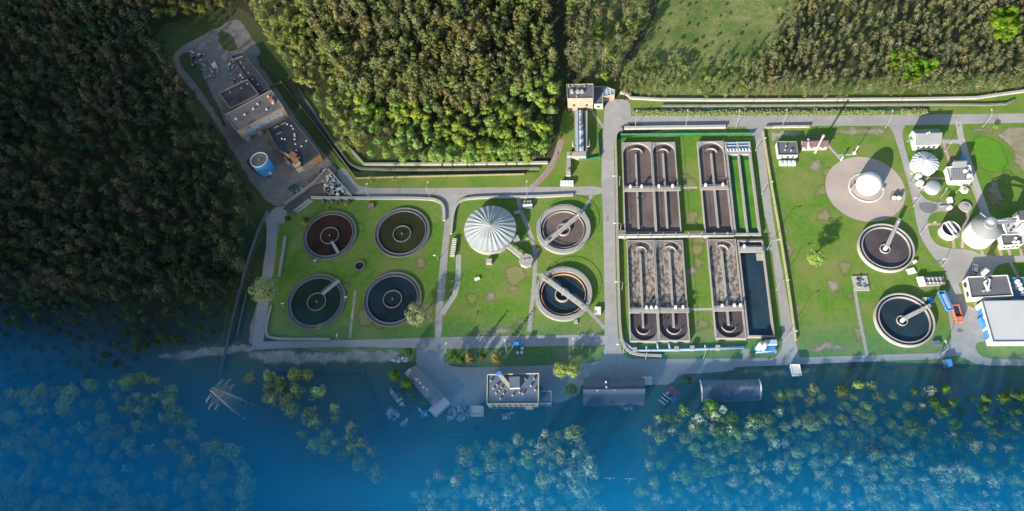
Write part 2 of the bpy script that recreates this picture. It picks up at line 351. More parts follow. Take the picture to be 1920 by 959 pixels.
# roads
road('road', [(505, 400), (512, 440), (498, 540), (486, 620), (482, 650)], 4.6, .050, asphalt2, 2, .25)
area('dirt', [(505, 395), (512, 430), (490, 540), (462, 640), (484, 650), (500, 540), (520, 450), (528, 395)], .048, yard_m, 1, .6)
area('road', [(508, 392), (540, 384), (534, 420), (524, 420), (508, 410)], .0506, asphalt2, 1)
area('road', [(628, 322), (646, 312), (662, 338), (678, 353), (771, 353.6), (990, 351), (1060, 351), (1130, 349), (1134, 366), (1060, 366.5), (880, 368), (815, 367.5), (662, 369), (646, 350)], .052, asphalt, 1)
area('road', [(812, 366), (882, 366), (858, 374), (850, 393), (843, 440), (835, 540), (829, 594), (828, 636), (813, 636), (822, 523), (833, 423), (836, 390), (830, 376)], .056, asphalt2, 1)
area('road', [(1138, 188), (1176, 186), (1183, 200), (1184, 236), (1166, 240), (1155, 250), (1150, 266), (1153, 354), (1153, 457), (1157, 620), (1163, 652), (1172, 668), (1185, 673), (1185, 690), (1112, 690), (1130, 672), (1135, 640), (1130, 373), (1128, 366), (1127.7, 326), (1129.5, 266), (1131.6, 237), (1133, 206)], .060, asphalt2, 1)
area('road', [(1160, 217), (1183, 217.5), (1440, 217), (1920, 214), (2150, 207), (2150, 228), (1920, 230.5), (1692, 236), (1432, 237), (1412, 238), (1180, 237)], .064, asphalt, 1)
area('road', [(1395, 236), (1445, 236), (1430, 246), (1432, 270), (1442, 350), (1452.6, 430), (1477, 565), (1490, 636), (1496, 655), (1500, 676), (1440, 680), (1458, 668), (1469, 647), (1458, 552), (1442, 430), (1431, 398), (1419, 278), (1411, 252)], .068, asphalt, 1)
area('road', [(1660, 234), (1700, 234), (1690, 247), (1697, 280), (1719, 351), (1733, 373), (1753, 380), (1784, 380), (1784, 397), (1753, 397), (1741, 407), (1739, 424), (1747, 452), (1770, 466), (1817, 468), (1844, 480), (1920, 480), (2150, 482), (2150, 494), (1920, 491), (1876, 494), (1862, 506), (1860, 530), (1802, 530), (1796, 530), (1802, 545), (1807, 568), (1823, 578), (1850, 585), (1862, 640), (1841, 640), (1829, 645), (1829, 657), (1847, 674), (1920, 674), (2150, 676), (2150, 688), (1920, 686), (1838, 686), (1811, 674), (1793, 666), (1757, 674), (1740, 672), (1757, 662), (1784, 642), (1782, 612), (1772, 551), (1782, 545), (1781, 533), (1772, 506), (1754, 488), (1732, 457), (1720, 430), (1712, 379), (1697, 323), (1677, 255), (1670, 240)], .072, asphalt2, 1)
area('road', [(1160, 672), (1185, 673), (1233, 674), (1396, 672), (1460, 672), (1560, 669), (1757, 662), (1770, 666), (1757, 675), (1681, 676), (1560, 681), (1460, 686), (1377, 688), (1375, 696), (1307, 701), (1275, 702), (1258, 722), (1224, 722), (1206, 716), (1092, 716), (1085, 745), (1030, 760), (1012, 716), (1000, 703), (915, 706), (913, 762), (845, 768), (833, 742), (780, 688), (782, 664), (778, 654), (830, 652), (838, 658), (830, 672), (838, 686), (870, 690), (1020, 686), (1112, 681), (1125, 676)], .076, asphalt2, 1)
area('road', [(478, 640), (504, 641), (699, 637.5), (828, 632), (1060, 629), (1140, 626), (1140, 650), (1060, 648), (837, 656), (660, 650), (505, 654), (480, 658)], .080, asphalt, 1)
area('road_patch', [(1724, 378), (1757, 382), (1757, 396), (1738, 402), (1722, 392)], .084, patch_m, 1, .3)
crack_m = mat('light_asphalt_patch', (.37, .355, .34), (.33, .315, .30), .6)
for i, (x, y, a_, b_) in enumerate([(1142, 300, 7, 5), (1140, 410, 5, 9), (1145, 470, 6, 4), (1147, 560, 5, 12), (1230, 227, 14, 3), (1340, 224, 9, 3), (1560, 222, 16, 3), (1790, 221, 10, 3), (920, 359, 16, 2.5), (745, 361, 12, 2.5), (1060, 359, 9, 2.5), (838, 470, 4, 9), (824, 580, 4, 8), (1440, 350, 4, 9), (1465, 520, 4, 12), (1482, 610, 4, 8), (1709, 340, 5, 10), (1760, 490, 12, 5), (1800, 500, 9, 6), (1800, 620, 10, 7), (1230, 690, 18, 4), (1330, 685, 16, 3), (900, 640, 15, 3), (1010, 640, 12, 3), (850, 710, 12, 6), (1060, 700, 14, 4), (1600, 675, 18, 2.5), (600, 645, 20, 2.5)]):
    soft_area('road_patch', [(x-a_, y-b_), (x+a_, y-b_), (x+a_, y+b_), (x-a_, y+b_)], .086+i*.0008, patch_m if i % 3 else crack_m, .3, 2.2, .5, 1)
# footpaths and narrow tracks
road('path', [(1797, 228), (1800, 250), (1806, 275), (1828, 340), (1850, 404)], 2.6, .082, concrete_l, 1)
road('path', [(1766, 266), (1802, 266)], 2.0, .086, concrete_l, 0)
road('path', [(971, 366), (976, 395), (996, 440), (1004, 475), (1002, 530), (992, 622)], 1.7, .06, concrete, 1)
road('path', [(1000, 478), (1012, 466)], 1.2, .066, concrete, 0)
road('path', [(966, 456), (994, 447)], 1.1, .066, sand_m, 0)
road('path', [(1002, 516), (1018, 515)], 1.3, .066, concrete, 0)
road('path', [(1096, 576), (1112, 592), (1135, 617)], 1.4, .066, concrete, 0)
road('path', [(1090, 400), (1104, 378), (1113, 358)], 1.4, .09, concrete, 0)
road('path', [(860, 478), (858, 545), (836, 578), (829, 590)], 2.2, .066, concrete_l, 1)
road('path', [(666, 546), (656, 634)], 1.0, .066, sand_m, 0)
road('path', [(1108, 206), (1132, 240)], 1.3, .09, concrete, 0)
road('path', [(1541, 259), (1560, 282), (1577, 300)], 1.0, .07, concrete_l, 0)
road('path', [(1570, 292), (1602, 290)], .9, .074, concrete_l, 0)
road('path', [(1602, 540), (1612, 600), (1626, 668)], 1.2, .07, concrete, 0)
road('path', [(1276, 353), (1308, 352)], 1.0, .07, concrete_l, 0)
road('path', [(1292, 581), (1338, 580)], 1.0, .07, concrete_l, 0)
road('path', [(1432, 467), (1448, 467)], 1.6, .09, concrete, 0)
for px in ([(1769, 268), (1782, 310)], [(1732, 335), (1778, 335)], [(1780, 347), (1822, 346)], [(1822, 346), (1842, 402)], [(1738, 421), (1768, 421)], [(1787, 446), (1788, 466)], [(1806, 430), (1804, 466)], [(1814, 398), (1814, 412), (1806, 430)], [(1841, 470), (1842, 481)], [(1872, 462), (1878, 481)], [(1891, 468), (1894, 481)], [(1912, 466), (1916, 480)], [(1894, 492), (1909, 520)], [(1828, 568), (1832, 580)], [(1720, 357), (1736, 357)]):
    road('path', px, 1.15, .088, paving, 0)
road('path', [(1053, 262), (1044, 292), (1028, 322), (1012, 338), (996, 353)], 2.6, .05, track_m, 2, .15)
road('path', [(1398, 655), (1399, 672)], 2.8, .05, concrete, 0)
# gravel round the gas holder
gc, gr = circ(1548, 1697, 294, 417)
structure(MB().disc((gc.x, gc.y, 0), gr, .05, 96).build('gravel', gravel_m))
# dark track in the woods and the canal
road('track', [(1240, -60), (1225, 20), (1195, 80), (1178, 112)], 4.0, .04, forest_floor, 1, .4)
area('water', [(1186, 201.5), (1400, 202), (1680, 200.5), (1742, 199), (1745, 206), (1680, 208.5), (1400, 209.5), (1190, 209)], .06, w_canal, 1, .3)
area('water', [(545, 172), (560, 172), (650, 308), (690, 322), (1010, 319), (1010, 325), (686, 328), (640, 314)], .03, w_canal, 1, .2)
# ================================================================== WALLS AND FENCES
def low_wall(label, px, wd, h, m, k=2, name='concrete_wall', cat='wall', group=None):
    b = MB().prism(strip(px, wd, k), 0, h)
    b2 = MB().prism(strip(px, wd+.16, k), h, h+.08)
    t = thing(name, label, cat, at(*px[len(px)//2]), group)
    b.build('wall_body', m, t); b2.build('coping', m, t); return t
low_wall('pale concrete flood wall along the north edge of the lawn with four dark round tanks', [(584, 372), (640, 373), (800, 373), (824, 378), (833, 390), (833, 415)], 1.1, .8, concrete_l)
low_wall('short blue-grey concrete wall beside the track west of the four dark tanks', [(536, 445), (524, 520)], .9, .9, concrete)
low_wall('curved concrete wall at the south west corner of the lawn with four dark tanks', [(510, 574), (502, 600), (499, 625), (508, 637), (620, 637)], .7, .7, concrete)
low_wall('curved concrete flood wall round the north west corner of the lawn with the ribbed round roof', [(846, 440), (850, 398), (860, 380), (880, 372), (1000, 370.5), (1075, 367)], .9, .8, concrete_l)
low_wall('thick white concrete flood wall north of the aeration basins', [(1170, 242.5), (1230, 241.5), (1360, 240)], 1.1, 1.3, concrete_l)
low_wall('long ochre edged concrete wall along the west side of the aeration basins', [(1166, 244), (1157, 250), (1153, 262), (1155, 302), (1157, 420), (1160, 560), (1163, 632), (1172, 655), (1190, 667), (1240, 669)], .8, 1.3, concrete_p)
low_wall('long yellow kerb wall beside the straight road east of the aeration basins', [(1430, 248), (1441, 320), (1462, 440), (1479, 548), (1491, 640)], .5, 1.1, yellow_wall)
low_wall('sandy low wall facing the top road beside the flat roofed hut', [(1434, 242), (1440, 240), (1518, 239)], .7, 1.0, sand_m)
low_wall('long white concrete wall below the eastern pine wood', [(1163, 175), (1176, 178), (1184, 188), (1400, 190), (1820, 187), (1860, 181), (1925, 172), (2060, 150)], .9, 1.0, concrete_l, 1)
low_wall('narrow grey canal wall between the white wall and the water', [(1240, 200), (1500, 199), (1745, 197), (1880, 199), (1900, 190)], .6, .8, concrete_d, 1)
low_wall('white concrete wall along the foot of the bright green northern wood', [(640, 262), (683, 309.5), (850, 309), (1027, 306.5)], .9, .9, concrete_l, 0)
low_wall('middle grey ditch wall south of the northern wood', [(560, 168), (650, 303), (664, 314), (686, 319), (840, 320), (1012, 317)], .7, .7, concrete_d, 1)
def fence(label, px, h, m, gap=6.0, group=None, wd=.25):
    p = wp(px); t = thing('fence', label, 'fence', p[0], group); r = MB(); po = []
    for a, b in zip(p, p[1:]):
        r.bar(a+Vector((0, 0, .15)), b+Vector((0, 0, .15)), wd, h-.15)
        k = max(1, int((b-a).length/gap)); po += [a.lerp(b, i/k) for i in range(k)]
    po.append(p[-1]); r.build('fence_panel', m, t)
    for q in po[:100]: MB().cyl((q.x, q.y, 0), wd*.75, 0, h+.25, 6).build('post', m, t)
fence('ochre boundary fence running from the brown factory roof down to the ditch', [(492, 172), (528, 156), (600, 246), (668, 336), (780, 333), (983, 328.5)], 1.3, fence_y)
fence('straight blue-grey fence along the edge of the western wood', [(503, 398), (484, 440), (469, 482), (448, 560), (429, 642), (415, 705)], 2.0, fence_g)
fence('short grey fence beside the track near the big pale tree', [(463, 552), (452, 600), (445, 634)], 1.2, fence_g)
fence('thin fence round the dark grass south of the bottom road', [(500, 696), (620, 698), (680, 697), (702, 760), (726, 819), (818, 817), (960, 812)], 1.3, fence_g, 8, None, .1)
fence('dark hedge-like mesh fence north of the aeration basins', [(1164, 254), (1280, 253), (1412, 252)], 1.2, green_p, 5)
fence('dark green mesh fence round the screening channel', [(1121, 252), (1124, 296), (1100, 301), (1062, 298)], 1.2, green_p, 5)

# ================================================================== ROUND TANKS
def railing(b, a, c, z, off, h=1.0):
    a, c = Vector((a[0], a[1], z)), Vector((c[0], c[1], z)); d = c-a; n = Vector((-d.y, d.x, 0)).normalized()*off; k = max(2, int(d.length/2.5))
    for sgn in (1, -1):
        b.tube([a+n*sgn+Vector((0, 0, h)), c+n*sgn+Vector((0, 0, h))], .06, 5)
        for i in range(k+1): q = a.lerp(c, i/k)+n*sgn; b.tube([q, q+Vector((0, 0, h))], .05, 4)
def round_tank(label, box, z, wtr, inner, bridge=None, style='dark', name='settling_tank', zw=.2, group=None, wm=None, bw=1.5, lowering=None):
    c, r = circ(*box, z); t = thing(name, label, 'tank', c-Vector((0, 0, z)), group); c0 = (c.x, c.y, 0)
    if style == 'dark':
        MB().ring(c0, r-.32, r, 0, z, 96).build('outer_wall', concrete_d, t)
        MB().ring(c0, r-1.5, r-.32, 0, z-.35, 96).build('gutter', bitumen_g, t)
        MB().ring(c0, r-1.8, r-1.5, 0, z-.05, 96).build('inner_wall', concrete_d, t); ri = r-1.8
    elif style == 'walk':
        MB().ring(c0, r-1.75, r, 0, z, 96).build('walkway_wall', concrete, t)
        MB().ring(c0, r-2.5, r-1.75, 0, z-.7, 96).build('gutter', wtr, t)
        MB().ring(c0, r-2.75, r-2.5, 0, z-.35, 96).build('weir', wm or concrete_p, t); ri = r-2.75
        b = MB()
        for k in range(40):
            a = 2*math.pi*k/40; b.tube([(c.x+(r-.1)*math.cos(a), c.y+(r-.1)*math.sin(a), z), (c.x+(r-.1)*math.cos(a), c.y+(r-.1)*math.sin(a), z+1)], .05, 4)
        b.lathe(c0, [(r-.16, z+.95), (r-.04, z+.95), (r-.04, z+1.05), (r-.16, z+1.05), (r-.16, z+.95)], 96); b.build('railing', steel, t)
    else:
        MB().ring(c0, r-.45, r, 0, z, 96).build('outer_wall', concrete_l, t)
        MB().ring(c0, r-1.35, r-.45, 0, z-.75, 96).build('gutter', w_ink, t)
        MB().ring(c0, r-1.7, r-1.35, 0, z-.15, 96).build('inner_wall', concrete, t); ri = r-1.7
    MB().disc(c0, ri+.02, zw, 96).build('water', wtr, t)
    if inner:
        ci, rr = circ(*inner, z-.1); q = MB().ring((ci.x, ci.y, 0), rr-.4, rr, 0, z-.1, 64).build('inner_well', concrete_d if style == 'dark' else concrete_p, t)
        if style != 'half': MB().cyl((ci.x, ci.y, 0), .28, 0, z+.1, 10).build('centre_column', steel, t)
    if bridge:
        a, b2 = at(*bridge[0], z+.1), at(*bridge[1], z+.1); g = MB().bar((a.x, a.y, z+.02), (b2.x, b2.y, z+.02), bw, .3)
        o = g.build('scraper_bridge', concrete_l if style != 'dark' else steel, t); rl = MB(); railing(rl, a, b2, z+.32, bw/2-.08); rl.build('handrail', steel, o)
        if style == 'walk':
            for tt in (.12, .9): q = a.lerp(b2, tt); MB().box((q.x, q.y, z+.33), (1.2, 1.0, .8), math.atan2(b2.y-a.y, b2.x-a.x)).build('motor_box', steel, t)
    return t
round_tank('round tank of dark red-brown water with a short bridge, beside two bushes', (565, 670, 397, 485), .7, w_brown, (599.5, 636, 426, 457), ((622, 453), (634, 474)), bw=1.2)
round_tank('round tank of olive green water north east of the small well', (700, 807, 391, 481), .7, w_green, (736, 771, 423, 453.5))
round_tank('round tank of teal water with a bridge reaching its far rim', (535, 649, 516, 616), .7, w_teal, (574.5, 612, 549.5, 582), ((605, 552), (636, 526)), bw=1.5)
round_tank('round tank of navy water partly behind a bushy pale tree', (679, 792, 512, 611), .7, w_navy, (717.5, 754, 544, 577.5))
t = round_tank('round clarifier of brown sludge with a pale bridge across it', (1005, 1108, 386, 474), 1.6, w_sludge, (1044.6, 1069, 418.4, 441.8), ((1017, 462), (1094, 397)), 'walk', 'clarifier', .45, bw=1.8)
t = round_tank('round clarifier of dark blue water with inner rim painted as orange light and bridge', (1003, 1110, 502, 601), 1.6, w_ink, (1041, 1068, 538.5, 566), ((1014, 517), (1101, 581)), 'walk', 'clarifier', .3, None, orange_m, bw=1.8)  # weir coloured orange to stand for low sunlight on the inner wall
def half_tank(label, box, ctr, end, wtr):
    t = round_tank(label, box, 1.9, wtr, None, None, 'half', 'clarifier', .75)
    c = at(*ctr, 1.9); e = at(*end, 2.0); c0 = (c.x, c.y, 0)
    MB().ring(c0, 1.75, 2.0, 0, 1.25, 40).build('inner_well', concrete_l, t)
    MB().cyl(c0, .75, 0, 2.6, 20).build('centre_column', white_paint, t)
    o = MB().bar((c.x, c.y, 2.15), (e.x, e.y, 2.15), 1.3, .3).build('scraper_bridge', concrete_l, t)
    rl = MB(); railing(rl, c, e, 2.45, .6); rl.build('handrail', steel, o)
    q = c.lerp(e, .93); MB().box((q.x, q.y, 2.45), (1.5, 1.1, .8), math.atan2(e.y-c.y, e.x-c.x)).build('motor_box', steel, t)
half_tank('round clarifier of purple-grey sludge just below the pink gravel circle', (1611, 1714, 418, 510), (1661, 465), (1685.5, 412), w_purple)
half_tank('round clarifier of dark water beside the blue trailer', (1642, 1752, 548, 651), (1693, 600), (1743, 574), w_navy)
# small round well
c, r = circ(663.5, 684, 489, 507.5, .6); t = thing('well', 'small round concrete well in the middle of the four dark tanks', 'well', c)
MB().ring((c.x, c.y, 0), r-.55, r, 0, .6, 40).build('well_wall', concrete_d, t); MB().disc((c.x, c.y, 0), r-.5, .2, 40).build('well_floor', w_green, t)

# metal roofed tanks
def ribbed_roof(t, c, r, z0, z1, n, m):
    b = MB(); vs = [(c[0], c[1], z1)]; fs = []
    for j in range(2*n):
        a = math.pi*j/n; up = .0 if j % 2 else .055*r
        vs += [(c[0]+r*math.cos(a), c[1]+r*math.sin(a), z0+.02*r-(.25 if j % 2 else 0)), (c[0]+.5*r*math.cos(a), c[1]+.5*r*math.sin(a), (z0+z1)/2+.012*r+up*.55), (c[0]+.12*r*math.cos(a), c[1]+.12*r*math.sin(a), z0+(z1-z0)*.88+up*.15)]
    for j in range(2*n):
        k = (j+1) % (2*n); A, B = 1+3*j, 1+3*k
        fs += [(A, B, B+1, A+1), (A+1, B+1, B+2, A+2), (A+2, B+2, 0)]
    b.add(vs, fs); return b.build('ribbed_roof', m, t)
c, r = circ(871, 967, 386, 473, 3.6); t = thing('covered_tank', 'large round tank under a pale ribbed metal cone roof', 'tank', (c.x, c.y, 0))
MB().lathe((c.x, c.y, 0), [(r-.25, 0), (r-.25, 3.5), (r-.6, 3.5)], 72).build('tank_wall', concrete, t); ribbed_roof(t, c, r, 3.6, 7.0, 26, sheet)
MB().lathe((c.x, c.y, 0), [(r+.02, 3.2), (r+.14, 3.2), (r+.14, 3.55), (r+.02, 3.55), (r+.02, 3.2)], 72).build('eave_ring', steel, t)
MB().cyl((c.x, c.y, 0), .55, 6.9, 7.6, 12).build('roof_cap', steel, t)
q = at(882, 458, 0); MB().tube([(q.x, q.y, 0), (q.x+.6, q.y+.5, 4.2)], .2, 6).build('ladder', steel, t)
a = at(967, 447, 2.2)
MB().box((a.x, a.y, 0), (2.6, 2.2, 2.6), .4).build('pump_box', steel, t)
t = thing('duct', 'sloping concrete duct from the ribbed round tank to the octagonal chamber', 'duct', at(965, 470))
a, b = at(953, 461, 2), at(979, 482, 2); MB().bar((a.x, a.y, 1.4), (b.x, b.y, 1.4), 2.0, .8).build('trough', concrete_l, t)
for k in (.15, .5, .85): q = a.lerp(b, k); MB().cyl((q.x, q.y, 0), .3, 0, 1.4, 8).build('support', concrete, t); rl = MB(); railing(rl, a, b, 2.2, .85, .8); rl.build('handrail', steel, t)
c = at(986.5, 487.5, 2.3); t = thing('valve_chamber', 'small octagonal concrete chamber with humped lids beside the footpath', 'chamber', c)
MB().cyl((c.x, c.y, 0), 2.9, 0, 2.3, 8).build('chamber_wall', concrete_p, t)
for k in (-1, 0, 1): MB().lathe((c.x+.9*k, c.y+.3*k, 2.3), [(.5, 0), (.45, .3), (.01, .35)], 12).build('lid', steel, t)
c, r = circ(1710, 1760.5, 284, 326, 2.8); t = thing('covered_tank', 'smaller round tank with a bright white ribbed roof beside the gabled house', 'tank', (c.x, c.y, 0))
MB().lathe((c.x, c.y, 0), [(r-.2, 0), (r-.2, 2.7), (r-.5, 2.7)], 60).build('tank_wall', white_wall, t); ribbed_roof(t, c, r, 2.8, 4.6, 20, roof_white)
MB().cyl((c.x, c.y, 0), .35, 4.5, 5, 10).build('roof_cap', steel, t)
c, r = circ(1737.5, 1764, 338, 361.5, 2.2); t = thing('domed_tank', 'small grey domed tank at the end of the pink path', 'tank', (c.x, c.y, 0))
MB().lathe((c.x, c.y, 0), [(r, 0), (r, 2.2)], 40).build('tank_wall', white_wall, t); MB().dome((c.x, c.y, 0), r+.1, 2.2, 1.0).build('dome', sheet, t)
a, b = at(1727, 352, 1), at(1740, 349, 1); MB().tube([a, b], .45, 8).build('inlet_pipe', white_paint, t)
for (x, y, rr, lb) in ((1724, 328, 1.25, 'small white vertical vessel nearer the ribbed white roof'), (1727, 341, 1.35, 'small white vertical vessel nearer the grey domed tank')):
    c = at(x, y, 2); t = thing('vessel', lb, 'vessel', c); MB().cyl((c.x, c.y, 0), rr, 0, 1.8, 20).build('vessel_body', white_paint, t); MB().dome((c.x, c.y, 0), rr, 1.8, .6, 20, 5).build('vessel_top', white_wall, t); MB().cyl((c.x, c.y, 0), .3, 2.3, 2.8, 8).build('vent', steel, t)
c, r = circ(1767, 1800, 413, 445, 3.6); t = thing('open_tank', 'small open white tank of dark water crossed by a double beam', 'tank', (c.x, c.y, 0))
MB().ring((c.x, c.y, 0), r-.3, r, 0, 3.6, 48).build('tank_wall', white_wall, t); MB().disc((c.x, c.y, 0), r-.28, 2.4, 48).build('water', w_ink, t)
a, b = at(1775, 417, 3.8), at(1794, 443, 3.8)
for k in (-1, 1):
    n = (b-a).normalized(); n = Vector((-n.y, n.x, 0))*.75*k; MB().bar(a+n, b+n, .6, .35).build('beam', white_paint, t)
MB().box((b.x, b.y, 3.6), (1.6, 1.4, .9), .6).build('drive_box', concrete_p, t); MB().ring((c.x+1.2, c.y+.6, 0), r*.32, r*.36, 2.4, 3.5, 24).build('inner_ring', steel, t)
# digester
c, r = circ(1822, 1879, 401.6, 449.8, 8.4); dig = (c.x, c.y, 0); t = thing('digester_tower', 'tall white cylindrical digester tower with a grey conical top', 'tower', dig)
MB().lathe(dig, [(r-.05, 0), (r-.05, 8.3)], 72, 0, True).build('tower_wall', white_paint, t)
MB().lathe(dig, [(r-.1, 8.1), (r+.15, 8.25), (r+.15, 8.4), (2.3, 10.6)], 72, 0, True).build('conical_roof', grey_roof, t)
MB().ring(dig, 1.5, 2.25, 10.5, 11.3, 36).build('collar', steel, t); MB().cyl(dig, 1.5, 10.4, 11.0, 24).build('hatch', white_paint, t)
b = MB()
for k in range(10):
    a = k*.628; b.tube([(c.x+1.9*math.cos(a), c.y+1.9*math.sin(a), 11.2), (c.x+1.9*math.cos(a), c.y+1.9*math.sin(a), 12.2)], .05, 4)
b.lathe(dig, [(1.85, 12.1), (1.95, 12.1), (1.95, 12.2), (1.85, 12.2), (1.85, 12.1)], 36); b.build('railing', steel, t)
b = MB(); a0 = at(1841, 401, 9)
b.tube([(c.x-r*.2, c.y+r+.3, 0), (c.x-r*.2, c.y+r+.3, 8.8), (c.x-.5, c.y+1.8, 11.2)], .22, 6); b.build('riser_pipe', steel, t)
t2 = thing('pipe_bridge', 'grey pipe bridge from the digester tower top to the white works building', 'pipe bridge', at(1885, 415))
a, b = at(1866, 414, 10.6), at(1905, 411, 9.0); MB().tube([a, (a.x+2, a.y, 10.8), b, (b.x, b.y, 6)], .42, 10).build('pipe', steel, t2); MB().bar((a.x, a.y-.8, 9.8), (b.x, b.y-.8, 8.5), 1.0, .2).build('walkway', steel, t2)
# gas holder
c = at(1624, 352.5, 0); t = thing('gas_holder', 'white spherical gas holder standing in the pink gravel circle', 'gas holder', c)
MB().ring((c.x, c.y, 0), 6.6, 6.95, 0, .35, 72).build('base_ring', white_paint, t); MB().disc((c.x, c.y, 0), 6.6, .12, 72).build('base_slab', gravel_m, t)
rs = 4.85; b = MB(); b.lathe((c.x, c.y, 3.2), [(rs*math.cos(x), rs*math.sin(x)) for x in np.linspace(-.72, 1.5607, 22)], 64, 0, True); b.build('membrane_sphere', white_paint, t)
b = MB()
for k in range(14):
    a = k*2*math.pi/14; b.tube([(c.x+rs*math.cos(e)*math.cos(a), c.y+rs*math.cos(e)*math.sin(a), 3.2+rs*math.sin(e)+.01) for e in np.linspace(-.6, 1.4, 12)], .035, 4)
b.build('seam', white_wall, t)
for sg in (-1, 1):
    b = MB(); a = (c.x+5.4*sg, c.y+.2, 0); b.cyl(a, .55, 0, 1.4, 12); b.tube([(a[0], a[1], 1.2), (a[0], a[1], 2.6), (c.x+4.4*sg, c.y+.2, 2.8)], .22, 8); b.box((a[0]+.9*sg, a[1]-.9, 0), (.9, .8, 1.1)); b.build('blower', steel, t)
for x, lb in ((1676.6, 'left one of two small white globe tanks on a brown pad'), (1685.6, 'right one of two small white globe tanks on a brown pad')):
    c = at(x, 371.5, 1); t = thing('globe_tank', lb, 'tank', c); MB().lathe((c.x, c.y, 1.15), [(max(.001, .95*math.cos(e)), .95*math.sin(e)) for e in np.linspace(-1.57, 1.57, 12)], 24, 0, True).build('globe', white_paint, t); MB().cyl((c.x, c.y, 0), .5, 0, .4, 10).build('foot', concrete, t)
area('pad', [(1671, 358), (1692, 360), (1691, 378), (1668, 376)], .056, dirt_m, 0)
# ================================================================== AERATION BASINS
def ditch(label, tl, tr, br, bl, ends, wtr, wtr2=None, zt=1.7, zw=.75, dv=None, arcs=(), split=None, wall=.4, pend=concrete_d):
    """race-track ditch; ends: which ends are rounded ('n','s')"""
    t_l, t_r, b_r, b_l = [at(*q, zt) for q in (tl, tr, br, bl)]
    x0, x1, y1, y0 = (t_l.x+b_l.x)/2, (t_r.x+b_r.x)/2, (t_l.y+t_r.y)/2, (b_l.y+b_r.y)/2
    cx, hw = (x0+x1)/2, (x1-x0)/2; t = thing('oxidation_ditch', label, 'basin', (cx, (y0+y1)/2, 0))
    b = MB(); iw = hw-wall
    for q in ([(x0, y0), (x0+wall, y0), (x0+wall, y1), (x0, y1)], [(x1-wall, y0), (x1, y0), (x1, y1), (x1-wall, y1)], [(x0+wall, y0), (x1-wall, y0), (x1-wall, y0+wall), (x0+wall, y0+wall)], [(x0+wall, y1-wall), (x1-wall, y1-wall), (x1-wall, y1), (x0+wall, y1)]): b.prism(q, 0, zt)
    b.build('basin_wall', concrete_p, t)
    for e, m in (('n', y1-wall), ('s', y0+wall)):
        if e not in ends: continue
        sg = 1 if e == 'n' else -1; f = MB()
        for sx in (-1, 1):
            arc = [(cx+sx*iw*math.cos(a), m-sg*iw+sg*iw*math.sin(a)) for a in np.linspace(0, math.pi/2, 14)]
            f.prism([(cx+sx*iw, m)]+arc, 0, zt-.04)
        f.build('corner_fill', pend, t)
    MB().sheet([(x0+wall, y0+wall), (x1-wall, y0+wall), (x1-wall, y1-wall), (x0+wall, y1-wall)], zw).build('water', wtr, t)
    if wtr2:
        ys = at((tl[0]+tr[0])/2, split, zt).y; ya, yb = (ys, y1-wall); MB().sheet(rough_edge([Vector(q).to_3d() for q in ((x0+wall+.1, ya), (x1-wall-.1, ya), (x1-wall-.1, yb-hw*.35), (x1-hw*.7, yb-.5), (x0+hw*.7, yb-.5), (x0+wall+.1, yb-hw*.35))], .5), zw+.02).build('foam', wtr2, t)
    a, c = at(*dv[0], zt), at(*dv[1], zt); dx = (a.x+c.x)/2; MB().prism([(dx-.38, c.y), (dx+.38, c.y), (dx+.38, a.y), (dx-.38, a.y)], 0, zt-.02).build('divider_wall', concrete, t)
    for e in arcs:
        sg = 1 if e == 'n' else -1; yc = (a.y if e == 'n' else c.y); rr = iw*.52
        f = MB(); f.lathe((dx, yc, 0), [(rr-.12, 0), (rr+.12, 0), (rr+.12, zt-.1), (rr-.12, zt-.1), (rr-.12, 0)], 24, 0, False, .25 if e == 'n' else math.pi+.25, math.pi-.25 if e == 'n' else 2*math.pi-.25); f.build('baffle', concrete_p, t)
    rl = MB()
    for xx in (x0+.15, x1-.15):
        rl.tube([(xx, y0, zt+1), (xx, y1, zt+1)], .05, 4)
        for yy in np.arange(y0, y1, 3): rl.tube([(xx, yy, zt), (xx, yy, zt+1)], .04, 4)
    rl.build('railing', steel, t)
    return (x0, x1, y0, y1)
def foot_bridge(label, a, b, wd, z, m, name='foot_bridge', motors=()):
    a, b = at(*a, z), at(*b, z); t = thing(name, label, 'bridge', a.lerp(b, .5)); MB().bar((a.x, a.y, z-.35), (b.x, b.y, z-.35), wd, .35).build('deck', m, t)
    rl = MB(); railing(rl, a, b, z, wd/2-.1); rl.build('handrail', steel, t)
    for k in motors: q = a.lerp(b, k); MB().box((q.x, q.y+wd/2+.2, z-.2), (.8, .9, 1.4)).build('rotor_motor', white_paint, t)
d1 = ditch('northern oxidation ditch farthest west, still brown water and a straight divider', (1166, 267), (1222, 267), (1229, 436), (1171, 437), 'n', w_sludge, dv=((1191.5, 289), (1198, 428)), arcs='n', pend=concrete)
d2 = ditch('second northern oxidation ditch from the west, brown water beside open lawn', (1222.5, 267), (1266, 266.7), (1277.5, 436), (1229.5, 436), 'n', w_sludge, dv=((1242.7, 287.5), (1252, 428)), arcs='n', pend=concrete)
d3 = ditch('northern oxidation ditch of brown water beside the bright green channels', (1306, 265), (1357, 265), (1374, 438), (1323, 438), 'n', w_sludge, dv=((1332.7, 287.6), (1347.6, 427)), arcs='n', pend=concrete)
d4 = ditch('southern oxidation ditch farthest west, covered in wrinkled brown foam', (1175, 450), (1227.5, 451), (1234, 640), (1181, 641), 'ns', w_purple, foam, dv=((1200.5, 473), (1206, 614)), arcs='ns', split=579)
d5 = ditch('second southern oxidation ditch from the west, foamy, beside open lawn', (1228, 451), (1280, 450), (1294, 639), (1234.5, 640), 'ns', w_purple, foam, dv=((1255, 473), (1264, 613)), arcs='ns', split=579)
